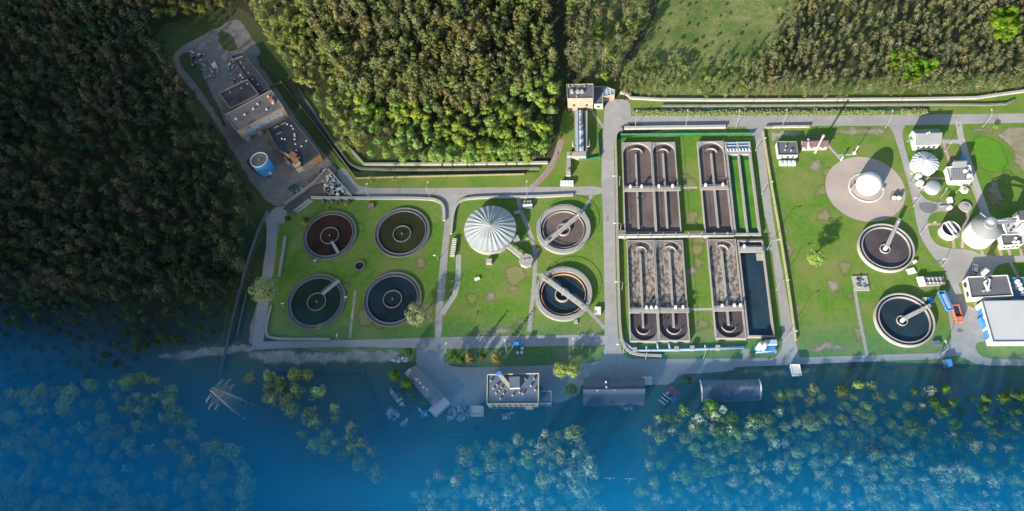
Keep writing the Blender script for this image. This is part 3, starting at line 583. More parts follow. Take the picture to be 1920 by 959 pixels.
d6 = ditch('southern oxidation ditch of brown foam beside the long dark blue basin', (1325, 449), (1379, 449), (1400, 634), (1343, 636), 'ns', w_purple, foam, dv=((1352, 470.6), (1368, 609)), arcs='ns', split=576)
foot_bridge('walkway across the two north western oxidation ditches', (1169, 356), (1276, 354), 1.9, 2.1, concrete_p, motors=(.12, .32, .62, .86))
foot_bridge('walkway across the single northern ditch beside the green channels', (1312, 353), (1366, 351.5), 1.9, 2.1, concrete_p, motors=(.2, .8))
foot_bridge('walkway across the two foamy south western ditches', (1178, 583.5), (1292, 582), 1.9, 2.1, concrete, motors=(.3, .38, .46, .78, .9))
foot_bridge('walkway across the foamy ditch beside the long dark blue basin', (1337, 580), (1394, 578.5), 1.9, 2.1, concrete_p, motors=(.3, .7, .9))
# green channels
def rect(tl, tr, br, bl, z): 
    q = [at(*p, z) for p in (tl, tr, br, bl)]; return (q[0].x+q[3].x)/2, (q[1].x+q[2].x)/2, (q[2].y+q[3].y)/2, (q[0].y+q[1].y)/2
def open_basin(name, label, rc, zt, zw, wtr, wall=.6, mid=None, wm=concrete_p):
    x0, x1, y0, y1 = rc; t = thing(name, label, 'basin', ((x0+x1)/2, (y0+y1)/2, 0)); b = MB()
    for q in ([(x0, y0), (x0+wall, y0), (x0+wall, y1), (x0, y1)], [(x1-wall, y0), (x1, y0), (x1, y1), (x1-wall, y1)], [(x0+wall, y0), (x1-wall, y0), (x1-wall, y0+wall), (x0+wall, y0+wall)], [(x0+wall, y1-wall), (x1-wall, y1-wall), (x1-wall, y1), (x0+wall, y1)]): b.prism(q, 0, zt)
    b.build('basin_wall', wm, t); MB().sheet([(x0+wall, y0+wall), (x1-wall, y0+wall), (x1-wall, y1-wall), (x0+wall, y1-wall)], zw).build('water', wtr, t)
    return t
rc = rect((1361, 288), (1407, 284), (1429, 441), (1377, 441), 1.7); x0, x1, y0, y1 = rc; x0 = max(x0, d3[1]+.25); rc = (x0, x1, y0, y1)
t = open_basin('settling_channel', 'twin settling channel of bright green algae water', rc, 1.72, .5, w_channel, .9); xm = (x0+x1)/2
MB().prism([(xm-.4, y0+.9), (xm+.4, y0+.9), (xm+.4, y1-.9), (xm-.4, y1-.9)], 0, 1.6).build('divider_wall', concrete_p, t)
for xa, xb in ((xm-2.6, xm-.4), (x1-2.9, x1-.9)): MB().prism([(xa, y0+4), (xb, y0+4), (xb, y1-3), (xa, y1-3)], .3, .56).build('weed_mat', w_weed, t)
t = thing('sluice_frame', 'pale blue steel sluice frame at the head of the green channels', 'sluice', (xm, y1+2, 0)); yt = at(1380, 266, 1.7).y
b = MB(); b.prism([(x0, y1+.05), (x1, y1+.05), (x1, yt), (x0, yt)], 0, .7); b.build('slab', bitumen_g, t)
for k in range(4): yy = y1+.5+(yt-y1-1)*k/3; MB().bar((x0+.2, yy, 1.5), (x1-.2, yy, 1.5), .5, .35).build('cross_beam', pipe_b, t)
for xx in (x0+.3, xm, x1-.3): MB().prism([(xx-.35, y1+.1), (xx+.35, y1+.1), (xx+.35, yt-.1), (xx-.35, yt-.1)], .7, 1.9).build('side_beam', concrete_l, t)
for k in range(8): xx = x0+.8+(x1-x0-1.6)*k/7; MB().box((xx, y1+1.1, .7), (.5, .9, 1.5)).build('gate_motor', white_paint, t)
rc = rect((1382, 450), (1429, 450), (1455, 632), (1402, 632), 1.7); rc = (max(rc[0], d6[1]+.25), rc[1], rc[2], rc[3])
t = open_basin('storage_basin', 'long rectangular basin of deep blue water beside the straight road', rc, 1.72, .35, w_ink, .6)
foot_bridge('pale slab bridge across the north end of the dark blue basin', (1384, 469), (1430, 468), 2.3, 2.1, concrete_l, motors=(.25,))
q = at(1425, 481, 1); MB().box((q.x, q.y, .36), (2.6, 3.0, .3)).build('sunken_plate', concrete_l, t)
# pipe gallery between north and south basins
t = thing('pipe_gallery', 'long pinkish white pipe gallery crossing between the northern and southern basins', 'pipe gallery', at(1270, 442))
a, b = at(1160, 443.5, 1.9), at(1376, 440.5, 1.9); MB().bar((a.x, a.y, 1.75), (b.x, b.y, 1.75), 1.9, .35).build('deck', concrete_p, t)
for k, (m, rr) in enumerate(((white_paint, .28), (concrete_p, .22))): MB().tube([(a.x, a.y-.5+.9*k, 2.3), (b.x, b.y-.5+.9*k, 2.3)], rr, 8).build('pipe', m, t)
for k in range(9): q = a.lerp(b, (k+.5)/9); MB().box((q.x, q.y, 2.1), (.7, 1.8, .5)).build('pipe_saddle', steel, t)
for xx in (1168, 1223, 1272, 1322): q = at(xx, 445, 0); MB().box((q.x, q.y, 0), (1.2, 1.2, 1.75)).build('pier', concrete, t)
q = at(1166, 440, 1.5); MB().box((q.x, q.y, 0), (3.2, 3.0, 2.4)).build('valve_house', concrete_d, t)
t = thing('pipe_run', 'blue-grey pipe run skirting the south ends of the foamy ditches', 'pipes', at(1280, 656))
p = wp([(1163, 636), (1189, 658), (1240, 657), (1298, 655.5), (1395, 652)], .7)
MB().tube(p, .55, 8).build('pipe', pipe_b, t)
for k, x in enumerate((1234, 1256)): a, b = at(x, 657, .7), at(x-2, 641, .7); MB().tube([a, b], .4, 8).build('branch_pipe', pipe_b, t)
for x, y in ((1190, 658), (1297, 655), (1345, 654), (1268, 656)): q = at(x, y, 0); MB().box((q.x, q.y, 0), (1.6, 1.6, 1.8)).build('valve_box', steel, t)
# silo machine
t = thing('silo_station', 'pair of slanted white silos on a blue steel platform south of the dark basin', 'silos', at(1433, 655))
q = wp([(1414, 649), (1453, 646), (1455, 661), (1417, 664)], 1.2); MB().prism(q, .9, 1.2).build('platform', blue_p, t)
for x, y in ((1416, 652), (1452, 648), (1454, 662), (1418, 665)): q = at(x, y, 0); MB().cyl((q.x, q.y, 0), .2, 0, .9, 8).build('leg', steel, t)
for x in (1424, 1433):
    a, b = at(x-4, 657, 1.6), at(x+3, 643, 3.2); o = MB().tube([a, a.lerp(b, .3), b], .75, 14, 0, 1.05).build('silo', white_paint, t); MB().tube([b, b+Vector((0, .3, .5))], .5, 10).build('silo_cap', white_wall, o)
a = at(1445, 643, 2); MB().box((a.x, a.y, 1.2), (4.4, 1.8, 1.6)).build('control_cabin', pipe_b, t); rl = MB(); railing(rl, at(1417, 663, 1.2), at(1455, 660, 1.2), 1.2, .1); rl.build('handrail', white_paint, t)
# ================================================================== BUILDINGS
def inset(p, d):
    n = len(p); c = sum((Vector((q[0], q[1], 0)) for q in p), Vector())/n
    return [Vector((q[0], q[1], 0))+(c-Vector((q[0], q[1], 0))).normalized()*d for q in p]
def windows(t, a, b, n, w, h, z, m, name='window', frame=None, lo=.06, hi=.94, out=.05):
    a, b = Vector((a[0], a[1], 0)), Vector((b[0], b[1], 0)); d = (b-a); ang = math.atan2(d.y, d.x); nn = Vector((d.y, -d.x, 0)).normalized()
    for i in range(n):
        k = lo+(hi-lo)*(i+.5)/n; q = a.lerp(b, k)+nn*out
        o = MB().box((q.x, q.y, z), (w, .12, h), ang).build(name, m, t)
        if frame: MB().box((q.x+nn.x*.07, q.y+nn.y*.07, z-.16), (w+.3, .22, .14), ang).build('sill', frame, o)
def flat_building(name, label, px, z, wall, roof, cat='building', parapet=.35, group=None, edge=None):
    p = wp(px, z); c = sum(p, Vector())/len(p); t = thing(name, label, cat, (c.x, c.y, 0), group)
    MB().prism(p, 0, z-.3).build('wall', wall, t)
    ip = inset(p, .45); o = MB().prism(inset(p, -.02), z-.3, z-.12).build('roof', roof, t)
    b = MB(); n = len(p)
    for i in range(n):
        b.bar((p[i].x, p[i].y, z-.12), (p[(i+1) % n].x, p[(i+1) % n].y, z-.12), .26, parapet+.003*i)
    b.build('parapet', edge or wall, t)
    return t, p
def gable(name, label, px, ze, zr, wall, roof, cat='building', over=.35, ridge='ab', group=None):
    """px = a,b,c,d eave corners; ridge runs parallel to a-b"""
    p = wp(px, ze); a, b, c, d = p; ctr = (a+b+c+d)/4; t = thing(name, label, cat, (ctr.x, ctr.y, 0), group)
    r1, r2 = (a+d)/2, (b+c)/2; r1, r2 = Vector((r1.x, r1.y, zr)), Vector((r2.x, r2.y, zr)); w_ = MB().prism(p, 0, ze)
    w_.add([a, d, r1-Vector((0, 0, .15))], [(0, 1, 2)]); w_.add([b, c, r2-Vector((0, 0, .15))], [(0, 1, 2)]); w_.build('wall', wall, t)
    e = (b-a).normalized()*over
    for u, v in ((a, b), (d, c)):
        out = (u-(r1 if True else 0)); out.z = 0; out = out.normalized()*over; s = -over*(zr-ze)/max(.1, Vector((u.x-r1.x, u.y-r1.y, 0)).length)
        vs = [r1-e, r2+e, v+e+out+Vector((0, 0, s)), u-e+out+Vector((0, 0, s))]; vs = [x+Vector((0, 0, .05)) for x in vs]+[x+Vector((0, 0, .22)) for x in vs]
        MB().add(vs, [(0, 1, 2, 3), (7, 6, 5, 4), (0, 4, 5, 1), (1, 5, 6, 2), (2, 6, 7, 3), (3, 7, 4, 0)]).build('roof', roof, t)
    MB().bar(r1-e+Vector((0, 0, .16)), r2+e+Vector((0, 0, .16)), .35, .14).build('ridge_cap', roof, t)
    return t, p, (r1, r2)
def vents(t, pts, z, m, size=(.9, .9, .7), name='roof_vent'):
    for x, y in pts: q = at(x, y, z); MB().box((q.x, q.y, z-.12), size, random.random()).build(name, m, t)
# ---- pump house
t, p = flat_building('pump_house', 'beige pump house with a blue-black flat roof at the edge of the wood', [(1062.5, 159), (1112, 158), (1112, 184.6), (1064, 185)], 9.0, beige_wall, bitumen_g)
vents(t, [(1072, 173), (1083, 173.5), (1091, 173)], 9, concrete_l, (1.3, 1.6, .9)); vents(t, [(1066, 163), (1074, 161), (1086, 160), (1096, 163), (1081, 182)], 9, steel, (.5, .5, .8))
windows(t, p[3], p[2], 2, 1.0, 1.4, 3.5, glass_m, lo=0, hi=1)
t, p = flat_building('pump_house_annex', 'lower pump house annex with a dark flat roof and cream front', [(1112.6, 163), (1129, 163), (1130.5, 195.6), (1113.5, 195.8)], 3.6, cream_wall, bitumen_g)
windows(t, p[3], p[2], 1, 1.5, 1.2, 1.2, glass_m)
t, p = flat_building('lean_to', 'glass roofed lean-to at the east end of the pump house', [(1130.5, 161), (1152.5, 169.5), (1152.5, 177), (1131.6, 181)], 4.0, beige_wall, pipe_b)
for k in range(3): a, b = at(1131+7*k, 163+2.6*k, 4.1), at(1132+7*k, 180-k, 4.1); MB().bar((a.x, a.y, 3.95), (b.x, b.y, 3.95), .25, .2).build('glazing_bar', white_paint, t)
# ---- screening channel with pipes
p = wp([(1077, 208), (1101.6, 208), (1101, 284), (1078, 284)], 2.8); t = thing('screening_channel', 'long raised concrete screening channel with pale blue pipes below the pump house', 'channel', at(1089, 250))
MB().prism(p, 0, 2.8).build('channel_wall', concrete_p, t); a, b = at(1083, 207, 3), at(1084, 283, 3)
for dx, m, wd in ((0, pipe_b, 1.0), (1.35, white_paint, .5), (2.2, pipe_b, 1.0), (3.2, w_navy, .7)): MB().bar((a.x-.4+dx, a.y, 2.805), (b.x-.4+dx, b.y, 2.805), wd, .28).build('trough', m, t)
for y in (214, 222, 228, 236, 246, 262, 276): q = at(1088, y, 3); MB().box((q.x, q.y, 3.1), (.9, 1.2, .9)).build('screen_machine', steel if y % 4 else wood_m, t)
p = wp([(1062.5, 285), (1099, 284), (1099, 293), (1063, 293)], 3.0); MB().prism(p, 0, 3.0).build('end_wall', concrete_p, t)
p = wp([(1062.8, 294), (1070, 294), (1070, 328), (1061, 328)], 1.8); MB().prism(p, 0, 1.8).build('outlet_wall', concrete, t); q = at(1066, 322, 1.8); MB().box((q.x, q.y, 1.8), (1.4, 1.6, .7)).build('outlet_gate', steel, t)
for sx in (1074, 1105): 
    a = at(sx, 262, 3.2); b = at(sx, 275, 3.2); MB().tube([a, b, (b.x+(1 if sx < 1090 else -1), b.y, 3.0)], .16, 6).build('side_pipe', white_paint, t)
for k in range(5):
    q = at(1053+5*k, 343, 1.2); o = thing('storage_bin', 'white lidded bin in the row of five beside the middle road', 'bin', q, 'white bins beside the middle road')
    MB().box((q.x, q.y, 0), (.95, 2.1, 1.2)).build('bin_body', white_wall, o); MB().box((q.x, q.y, 1.2), (1.02, 2.2, .15)).build('lid', white_paint, o)
# ---- flat roofed hut, chimney house, gabled house
t, p = flat_building('transformer_hut', 'small hut with a grey flat roof and white walls near the yellow kerb wall', [(1456.4, 266), (1493, 266), (1496.5, 290.7), (1460, 291)], 3.0, white_wall, bitumen_g, edge=grey_roof)
vents(t, [(1474, 275), (1472, 282), (1483, 283)], 3, steel, (.6, .6, .8)); windows(t, p[3], p[2], 3, .9, 1.0, 1.2, glass_m); q = at(1456, 272, 1); MB().box((q.x-.1, q.y, 0), (.2, 1.2, 2.1)).build('door', blue_p, t)
for k in range(4):
    q = at(1464.5+8*k, 306, .8); o = thing('white_cabinet', 'white equipment cabinet in the row in front of the flat roofed hut', 'cabinet', q, 'white cabinets by the hut'); MB().box((q.x, q.y, 0), (1.4, 2.0, 1.3)).build('cabinet_body', white_paint, o); MB().cyl((q.x, q.y+.4, 1.3), .4, 0, .5, 10).build('fan', steel, o)
t, p, rg = gable('boiler_house', 'low white boiler house with a dull reddish roof beside the tall chimney', [(1504, 262), (1549, 260), (1552, 274.5), (1505, 276)], 2.6, 3.6, white_wall, roof_red); windows(t, p[3], p[2], 4, .9, .8, 1.2, glass_m)
a, b = at(1515, 261.5, 3.3), at(1516, 275.5, 3.3); MB().bar((a.x, a.y, 2.8), (b.x, b.y, 2.8), .7, .9).build('party_wall', white_wall, t)
q = at(1528.6, 286.5, 0); t = thing('chimney', 'tall slim pale chimney in front of the reddish roofed house', 'chimney', q); MB().lathe((q.x, q.y, 0), [(.62, 0), (.62, .5), (.5, .6), (.4, 12), (.001, 12)], 16, 0, True).build('stack', concrete_p, t); MB().ring((q.x, q.y, 0), .4, .52, 11.6, 12.15, 16).build('cap', white_paint, t)
q = at(1601.6, 288, 0); t = thing('mast', 'short white mast with a small platform north of the gravel circle', 'mast', q); MB().cyl((q.x, q.y, 0), .16, 0, 5.5, 8).build('pole', white_paint, t); MB().box((q.x, q.y, 0), (1.2, 1.2, .6)).build('base', white_wall, t); MB().box((q.x, q.y, 5.2), (1.2, .3, .3)).build('lamp_head', steel, t)
q = at(1577, 301, 0); t = thing('gas_post', 'short white vent post where the pale path meets the gravel', 'post', q); MB().cyl((q.x, q.y, 0), .25, 0, 2.4, 8).build('pole', white_paint, t); MB().box((q.x, q.y, 2.2), (.7, .5, .4)).build('head', white_wall, t)
t, p, rg = gable('gabled_house', 'white house with a grey gabled roof just below the top road', [(1711, 244.5), (1758, 243), (1763, 270), (1718, 271.5)], 4.2, 6.6, white_wall, grey_roof)
windows(t, p[3], p[2], 4, 1.1, 1.2, 1.6, glass_m, frame=white_paint); vents(t, [(1738, 251), (1742, 249.5)], 6.6, white_paint, (.5, .5, .7)); q = at(1712, 262, 1); MB().box((q.x, q.y, 0), (.2, 1.2, 2.1)).build('door', grey_roof, t)
for k, lb in ((0, 'pale bush at the west gable of the grey roofed house'),): pass
# ---- glass roofed works
t, p = flat_building('filter_house', 'white low building with a large glazed grey roof light', [(1774, 314), (1819, 311), (1824, 338), (1781, 340)], 2.8, white_wall, roof_white, edge=white_paint)
q = wp([(1784, 316.5), (1808, 315), (1812, 335), (1785, 336.5)], 3.4); MB().prism(q, 2.7, 3.3).build('roof_light', grey_roof, t)
for k in range(5): a = q[0].lerp(q[1], (k+.5)/5); b = q[3].lerp(q[2], (k+.5)/5); MB().bar((a.x, a.y, 3.302), (b.x, b.y, 3.302), .14, .1).build('glazing_bar', steel, t)
for k, x in enumerate((1809, 1816)): a = at(x, 322+8*k, 3.2); MB().cyl((a.x, a.y, 0), .75, 2.7, 3.8, 14).build('roof_drum', white_paint, t)
t, p, rg = gable('small_house', 'tiny white gabled hut behind the glazed roof building', [(1789, 301.5), (1808, 300), (1810, 312), (1788, 313)], 4.0, 5.2, white_wall, grey_roof)
q = at(1806, 297, 3); o = MB().box((q.x, q.y, 0), (1.8, 1.6, 3.4)).build('water_tank', blue_p, t)
for x, y, s_, lb in ((1801, 344, 1.1, 'small drum platform south of the glazed roof building'), (1808, 356, 1.7, 'white square chamber south of the glazed roof building'), (1810, 388, 2.3, 'pale round chamber cover on the grass north west of the digester tower')):
    c = at(x, y, .5); t = thing('chamber', lb, 'chamber', c); MB().cyl((c.x, c.y, 0), s_, 0, .7, 24 if s_ > 2 else 6).build('chamber_wall', concrete_l if s_ > 2 else white_wall, t); MB().cyl((c.x, c.y, 0), s_*.4, .7, 1.0, 12).build('lid', steel, t)
# ---- white works beside the digester
t, p = flat_building('sludge_works', 'white two level works building east of the digester tower', [(1879, 411), (2010, 403), (2010, 438), (1888, 440)], 4.0, white_wall, roof_white, edge=white_paint)
q = wp([(1908, 396), (2010, 392), (2010, 411), (1913, 413.5)], 7.5); o = MB().prism(q, 3.7, 7.4).build('upper_wall', white_wall, t); MB().prism(inset(q, -.2), 7.4, 7.65).build('roof', bitumen_g, t)
vents(t, [(1890, 424), (1900, 427), (1895, 433)], 4, bitumen, (.8, .5, .4))
a = at(1917, 432, 4); MB().cyl((a.x, a.y, 0), 2.0, 3.8, 6.5, 24).build('round_tower', white_paint, t)
t, p = flat_building('control_building', 'white single storey building with a grey roof in front of the digester', [(1876, 441), (1901, 438), (1917.5, 442), (1918, 458), (1881, 461)], 3.6, white_wall, bitumen_g, edge=white_paint)
vents(t, [(1903, 448), (1901, 455), (1908, 455)], 3.6, white_paint, (.9, .9, .9)); windows(t, p[4], p[3], 4, 1.0, 1.2, 1.2, glass_m)
# ---- laboratory and hall
t, p = flat_building('workshop', 'white workshop with a grey flat roof carrying steel pipework', [(1813, 520), (1888.6, 516.7), (1899, 554.5), (1821, 559)], 4.2, white_wall, bitumen_g, edge=white_paint)
windows(t, p[0], p[3], 2, 2.0, 1.6, 1.4, glass_m, out=-.05, frame=None); MB().box((at(1809, 540, 1).x, at(1809, 540, 1).y, 1), (.15, 3.0, 1.5), .2).build('window', glass_m, t)
o = thing('roof_pipework', 'shiny steel elbow pipes and hopper on the grey workshop roof', 'pipes', at(1848, 540)+Vector((0, 0, 4.1)))
pa = [at(x, y, 4.6) for x, y in ((1849, 522), (1857, 525), (1852, 545), (1846, 530))]
MB().tube([pa[0], pa[1], pa[2]], .45, 10).build('pipe', steel, o); MB().tube([pa[2], pa[3], (pa[3].x, pa[3].y, 6)], .4, 10).build('pipe', white_paint, o)
a = at(1842, 516, 5); b = at(1852, 505, 7); MB().tube([a, b], .6, 10, 0, .9).build('hopper', white_paint, o); MB().cyl((b.x, b.y, 0), 1.0, 0, 6.8, 14).build('cyclone', cream_wall, o)
for x, y in ((1845, 546), (1853, 545), (1848, 521)): q = at(x, y, 4.2); MB().box((q.x, q.y, 4.1), (1.1, .8, .6), .4).build('bracket', steel, o)
t, p = flat_building('tank_annex', 'lower blue roofed annex with white round vents east of the workshop', [(1891, 522), (2010, 516), (2010, 562), (1901, 562)], 3.0, white_wall, roof_b, edge=blue_p)
for x, y in ((1908, 528), (1912, 534), (1915, 542), (1918, 551), (1893, 532), (1895, 540)): q = at(x, y, 3.4); MB().cyl((q.x, q.y, 0), .8 if x > 1900 else .45, 2.85, 3.7, 14).build('roof_vent', white_paint, t)
t, p = flat_building('process_hall', 'large hall with a smooth white roof beside the orange lorry', [(1841.6, 564.5), (2010, 562), (2020, 640), (1863, 640.6)], 5.0, white_wall, roof_white, parapet=.25, edge=roof_b)
a, b = p[3], p[0]; windows(t, a, b, 3, 3.2, 3.2, 0.1, blue_p, 'roller_door', out=-.0, lo=.1, hi=.9)
q = at(1843, 606, 0); MB().box((q.x-.6, q.y, 0), (1.6, 3.2, 2.6), .3).build('porch', blue_p, t)
q = at(1838, 580, 0); o = thing('white_container', 'long white container against the west wall of the white hall', 'container', at(1838, 583)); MB().box((q.x-.2, q.y-2, 0), (1.6, 6.5, 2.2), .22).build('container_body', white_wall, o)
b = MB()
for k in range(6): b.box((q.x-1.02+.25*k*0, q.y-4.6+1.0*k, .1), (.1, .12, 2.0), .22)
b.build('rib', steel, o)
# ---- southern buildings
t, p = flat_building('office_building', 'two storey office with a blue-grey flat roof full of vents and a cream front', [(914, 703), (1010, 700.7), (1009, 757), (913, 757.5)], 6.8, cream_wall, roof_b)
q = wp([(955, 708), (974, 707), (974, 727), (956, 728)], 8.2); MB().prism(q, 6.7, 8.2).build('penthouse', white_wall, t); MB().prism(inset(q, -.15), 8.2, 8.35).build('penthouse_roof', roof_b, t)
a, b = at(936, 701, 7.6), at(957, 727, 7.6); MB().bar((a.x, a.y, 7.0), (b.x, b.y, 7.0), 1.3, .7).build('roof_duct', concrete_l, t); MB().box((a.x, a.y, 6.9), (1.6, 1.4, 1.3)).build('duct_head', blue_p, t)
vents(t, [(920, 715), (925, 729), (930, 738), (936, 733), (940, 728), (944, 739), (938, 748), (961, 742), (974, 737), (980, 739), (995, 724), (1003, 732), (967, 713)], 6.9, concrete_l, (.55, .55, .7))
vents(t, [(950, 730), (932, 723), (985, 712), (1001, 711)], 6.9, steel, (.5, .9, .6))
windows(t, p[3], p[2], 8, 1.4, 1.4, 1.0, glass_m, frame=white_paint); windows(t, p[3], p[2], 8, 1.4, 1.4, 4.2, glass_m, frame=white_paint); q = at(993, 766, 0); MB().box((q.x, q.y, 0), (3.0, 1.6, 2.6)).build('porch', white_wall, t)
t, p = flat_building('office_annex', 'low blue roofed annex on the east end of the office', [(1011, 734), (1033.5, 734), (1033, 757), (1011, 757)], 3.8, cream_wall, roof_b); windows(t, p[3], p[2], 3, 1.0, 1.2, 1.2, glass_m, frame=white_paint)
t, p, rg = gable('garage_block', 'long garage with a wide blue-grey gabled roof and a cream strip of wall', [(1096, 711), (1207, 711), (1207.7, 754), (1095, 756.5)], 4.6, 6.0, yellow_wall, roof_d)
for i in range(6): q = p[3].lerp(p[2], (i+.5)/6); MB().box((q.x, q.y-.06, .02), (2.8, .14, 2.9), 0).build('garage_door', wood_m, t)
vents(t, [(1136, 717), (1137, 727), (1120, 733), (1152, 732)], 5.6, white_paint, (.5, .5, .7))
# arched hangar
p = wp([(1313.6, 713), (1421.5, 712), (1424, 749), (1318, 752.4)], 2.2); a, b, c_, d = p; ctr = sum(p, Vector())/4
t = thing('arched_hangar', 'arched hangar with a curved blue-grey roof and white ends', 'building', (ctr.x, ctr.y, 0)); vs = []; K = 14
for k in range(K+1):
    s_ = k/K; z = 2.2+2.6*math.sin(math.pi*s_); q1, q2 = a.lerp(d, s_), b.lerp(c_, s_); vs += [(q1.x, q1.y, z), (q2.x, q2.y, z)]
MB().add(vs, [(2*k, 2*k+2, 2*k+3, 2*k+1) for k in range(K)], 0, True).build('arched_roof', roof_b, t)
for sgn, off in ((0, -.05), (1, .05)):
    e = [Vector(vs[2*k+sgn]) for k in range(K+1)]; dx = (b-a).normalized()*off; bb = MB(); e = [Vector((x.x, x.y, 0)) for x in (e[0],)]+e+[Vector((e[-1].x, e[-1].y, 0))]
    bb.add([x+dx for x in e], [tuple(range(len(e)))]); bb.build('end_wall', white_paint, t)
    f = [Vector(vs[2*k+sgn])+dx*6+Vector((0, 0, .08)) for k in range(K+1)]; MB().tube(f, .28, 6).build('end_rim', white_paint, t)
MB().prism([a, b, b.lerp(c_, .01), a.lerp(d, .01)], 0, 2.2).build('side_wall', concrete_l, t); MB().prism([d.lerp(a, .01), c_.lerp(b, .01), c_, d], 0, 2.2).build('side_wall', concrete_l, t)
b_ = MB()
for k in range(1, 9): q1 = a.lerp(b, k/9); q2 = d.lerp(c_, k/9); b_.tube([Vector((q1.lerp(q2, s_).x, q1.lerp(q2, s_).y, 2.23+2.6*math.sin(math.pi*s_))) for s_ in np.linspace(0, 1, 12)], .05, 4)
b_.build('roof_seam', steel, t)
t, p, rg = gable('long_shed', 'long narrow dark shed set at an angle west of the forecourt', [(760, 699.5), (811, 759), (831.5, 744), (780.5, 687.5)], 3.0, 3.7, cream_wall, roof_shed); vents(t, [(781, 712), (788, 719), (794, 727), (802, 731)], 3.5, white_paint, (.8, .8, .5))
t, p, rg = gable('white_shed', 'pale roofed shed at the south end of the long dark shed', [(805, 769), (830, 745), (841.5, 756), (817, 780)], 2.8, 3.3, white_wall, roof_white)
t, p = flat_building('small_white_shed', 'small square shed with a white roof beside the scrap heap', [(882, 762), (906, 762), (906, 778.6), (882, 778.6)], 2.8, cream_wall, roof_white)
t, p = flat_building('kiosk', 'small white kiosk on the verge of the bottom road', [(1482, 684), (1499, 684), (1503, 704), (1486, 705)], 2.8, blue_p, roof_white, parapet=.15, edge=white_paint)
# open bay with red sheet
t = thing('open_shelter', 'dark open shelter with a red sheet roof and pale battens east of the garage', 'shelter', at(1254, 741)); q = wp([(1249.4, 732), (1259, 722.5), (1277, 738.6), (1266, 746)], 2.8); MB().prism(q, 2.6, 2.8).build('roof', red_p, t)
q2 = wp([(1233.5, 752), (1248, 734), (1264, 746), (1246, 761)], 1.4); MB().prism(q2, .3, 1.2).build('load_bed', bitumen, t)
for k in range(3): a = q2[0].lerp(q2[1], .1+.3*k); b = q2[3].lerp(q2[2], .1+.3*k); MB().bar((a.x, a.y, 1.5), (b.x, b.y, 1.5), .3, .15).build('batten', white_wall, t)
for x in q: MB().cyl((x.x, x.y, 0), .12, 0, 2.6, 6).build('post', steel, t)
a = at(1262, 748, 1); MB().box((a.x, a.y, 0), (2.0, 2.0, 1.6), .7).build('tarpaulin', blue_p, t); a = at(1252, 737, 1.6); MB().box((a.x, a.y, 1.2), (1.0, .8, .5), .6).build('crate', white_paint, t)
# ---- western factory
t, p = flat_building('dark_long_building', 'long black flat roof building farthest north in the western yard', [(433, 105), (455, 98), (504.5, 163), (484, 177)], 4.0, wood_m, bitumen, edge=bitumen_g)
vents(t, [(452, 118), (458, 128), (466, 137), (474, 150), (484, 160)], 4, steel, (.6, .6, .6)); a, b = at(437, 112, 4.2), at(455, 105, 4.2); MB().bar((a.x, a.y, 3.9), (b.x, b.y, 3.9), .4, .3).build('roof_kerb', steel, t)
t, p = flat_building('dark_square_building', 'square black flat roof building with pale edges beside the brown factory', [(412, 175), (463, 150), (485, 177), (432, 204)], 5.0, wood_m, bitumen, edge=concrete); vents(t, [(432, 174), (453, 166), (464, 158)], 5, steel, (.6, .6, .6))
t, p = flat_building('brown_factory', 'brown roofed factory with an orange and blue glazed front', [(422, 216), (508, 170), (531.5, 202), (444.5, 247)], 7.5, beige_wall, roof_br, edge=concrete_p)
vents(t, [(443, 224), (459, 216), (475, 205), (483, 196), (500, 206), (503, 182), (512, 194)], 7.5, white_paint, (.8, .8, .7)); vents(t, [(508, 188), (512, 192)], 7.5, rust_m, (1.6, 1.2, 1.4))
a, b = p[3], p[2]; nn = Vector((b.y-a.y, -(b.x-a.x), 0)).normalized()
q = [a+nn*.06, b+nn*.06]; MB().bar((q[0].x, q[0].y, 6.3), (q[1].x, q[1].y, 6.3), .15, .8).build('fascia', orange_m, t); MB().bar((q[0].x, q[0].y, 2.2), (q[1].x, q[1].y, 2.2), .12, .5).build('cornice', orange_m, t)
windows(t, a, b, 9, 2.0, 1.5, 4.4, pipe_b, frame=white_paint); windows(t, a, b, 9, 2.0, 1.2, 2.8, pipe_b)
x0_, y0_ = a.x, a.y
for k in (.1, .35): q = a.lerp(b, k)+nn*1.2; MB().box((q.x, q.y, 0), (2.6, 2.0, 2.0), math.atan2(b.y-a.y, b.x-a.x)).build('loading_porch', concrete, t)
t, p = flat_building('scorched_building', 'black roofed building with white vents and a rust stained cream gable', [(501, 241), (543, 219), (600, 289), (566, 313), (541, 290), (522, 280)], 4.5, beige_wall, bitumen, edge=bitumen_g)
for i in range(16):
    u_, v_ = random.random(), random.random(); x = 512+u_*34+v_*46; y = 243-u_*18+v_*58; q = at(x, y, 4.6); MB().box((q.x, q.y, 4.3), (.7, .6, .45), random.random()).build('roof_vent', white_paint, t)
for x, y in ((531, 232), (523, 250), (518, 238)): q = at(x, y, 4.6); MB().box((q.x, q.y, 4.3), (2.4, .4, .35), .5).build('skylight', steel, t)
a, b = at(553, 315, 4.3), at(600, 291, 4.3); d_ = (b-a).normalized(); nn = Vector((d_.y, -d_.x, 0)); MB().bar(Vector((a.x, a.y, 0))+nn*.1, Vector((b.x, b.y, 0))+nn*.1, .3, 4.2).build('front_wall', rust_m, t); MB().bar(Vector((a.x, a.y, .02))+nn*.3, Vector(((a.x*.6+b.x*.4), (a.y*.6+b.y*.4), .02))+nn*.3, .16, 3.2).build('front_panel', cream_wall, t)
q = wp([(541, 291), (549, 284), (561, 301), (552, 309)], 5.2); MB().prism(q, 4.3, 5.4).build('rusty_hood', rust_m, t); q = at(556, 307, 4.8); MB().box((q.x, q.y, 0), (3.2, 2.4, 4.9), .6).build('tank_box', cream_wall, t)
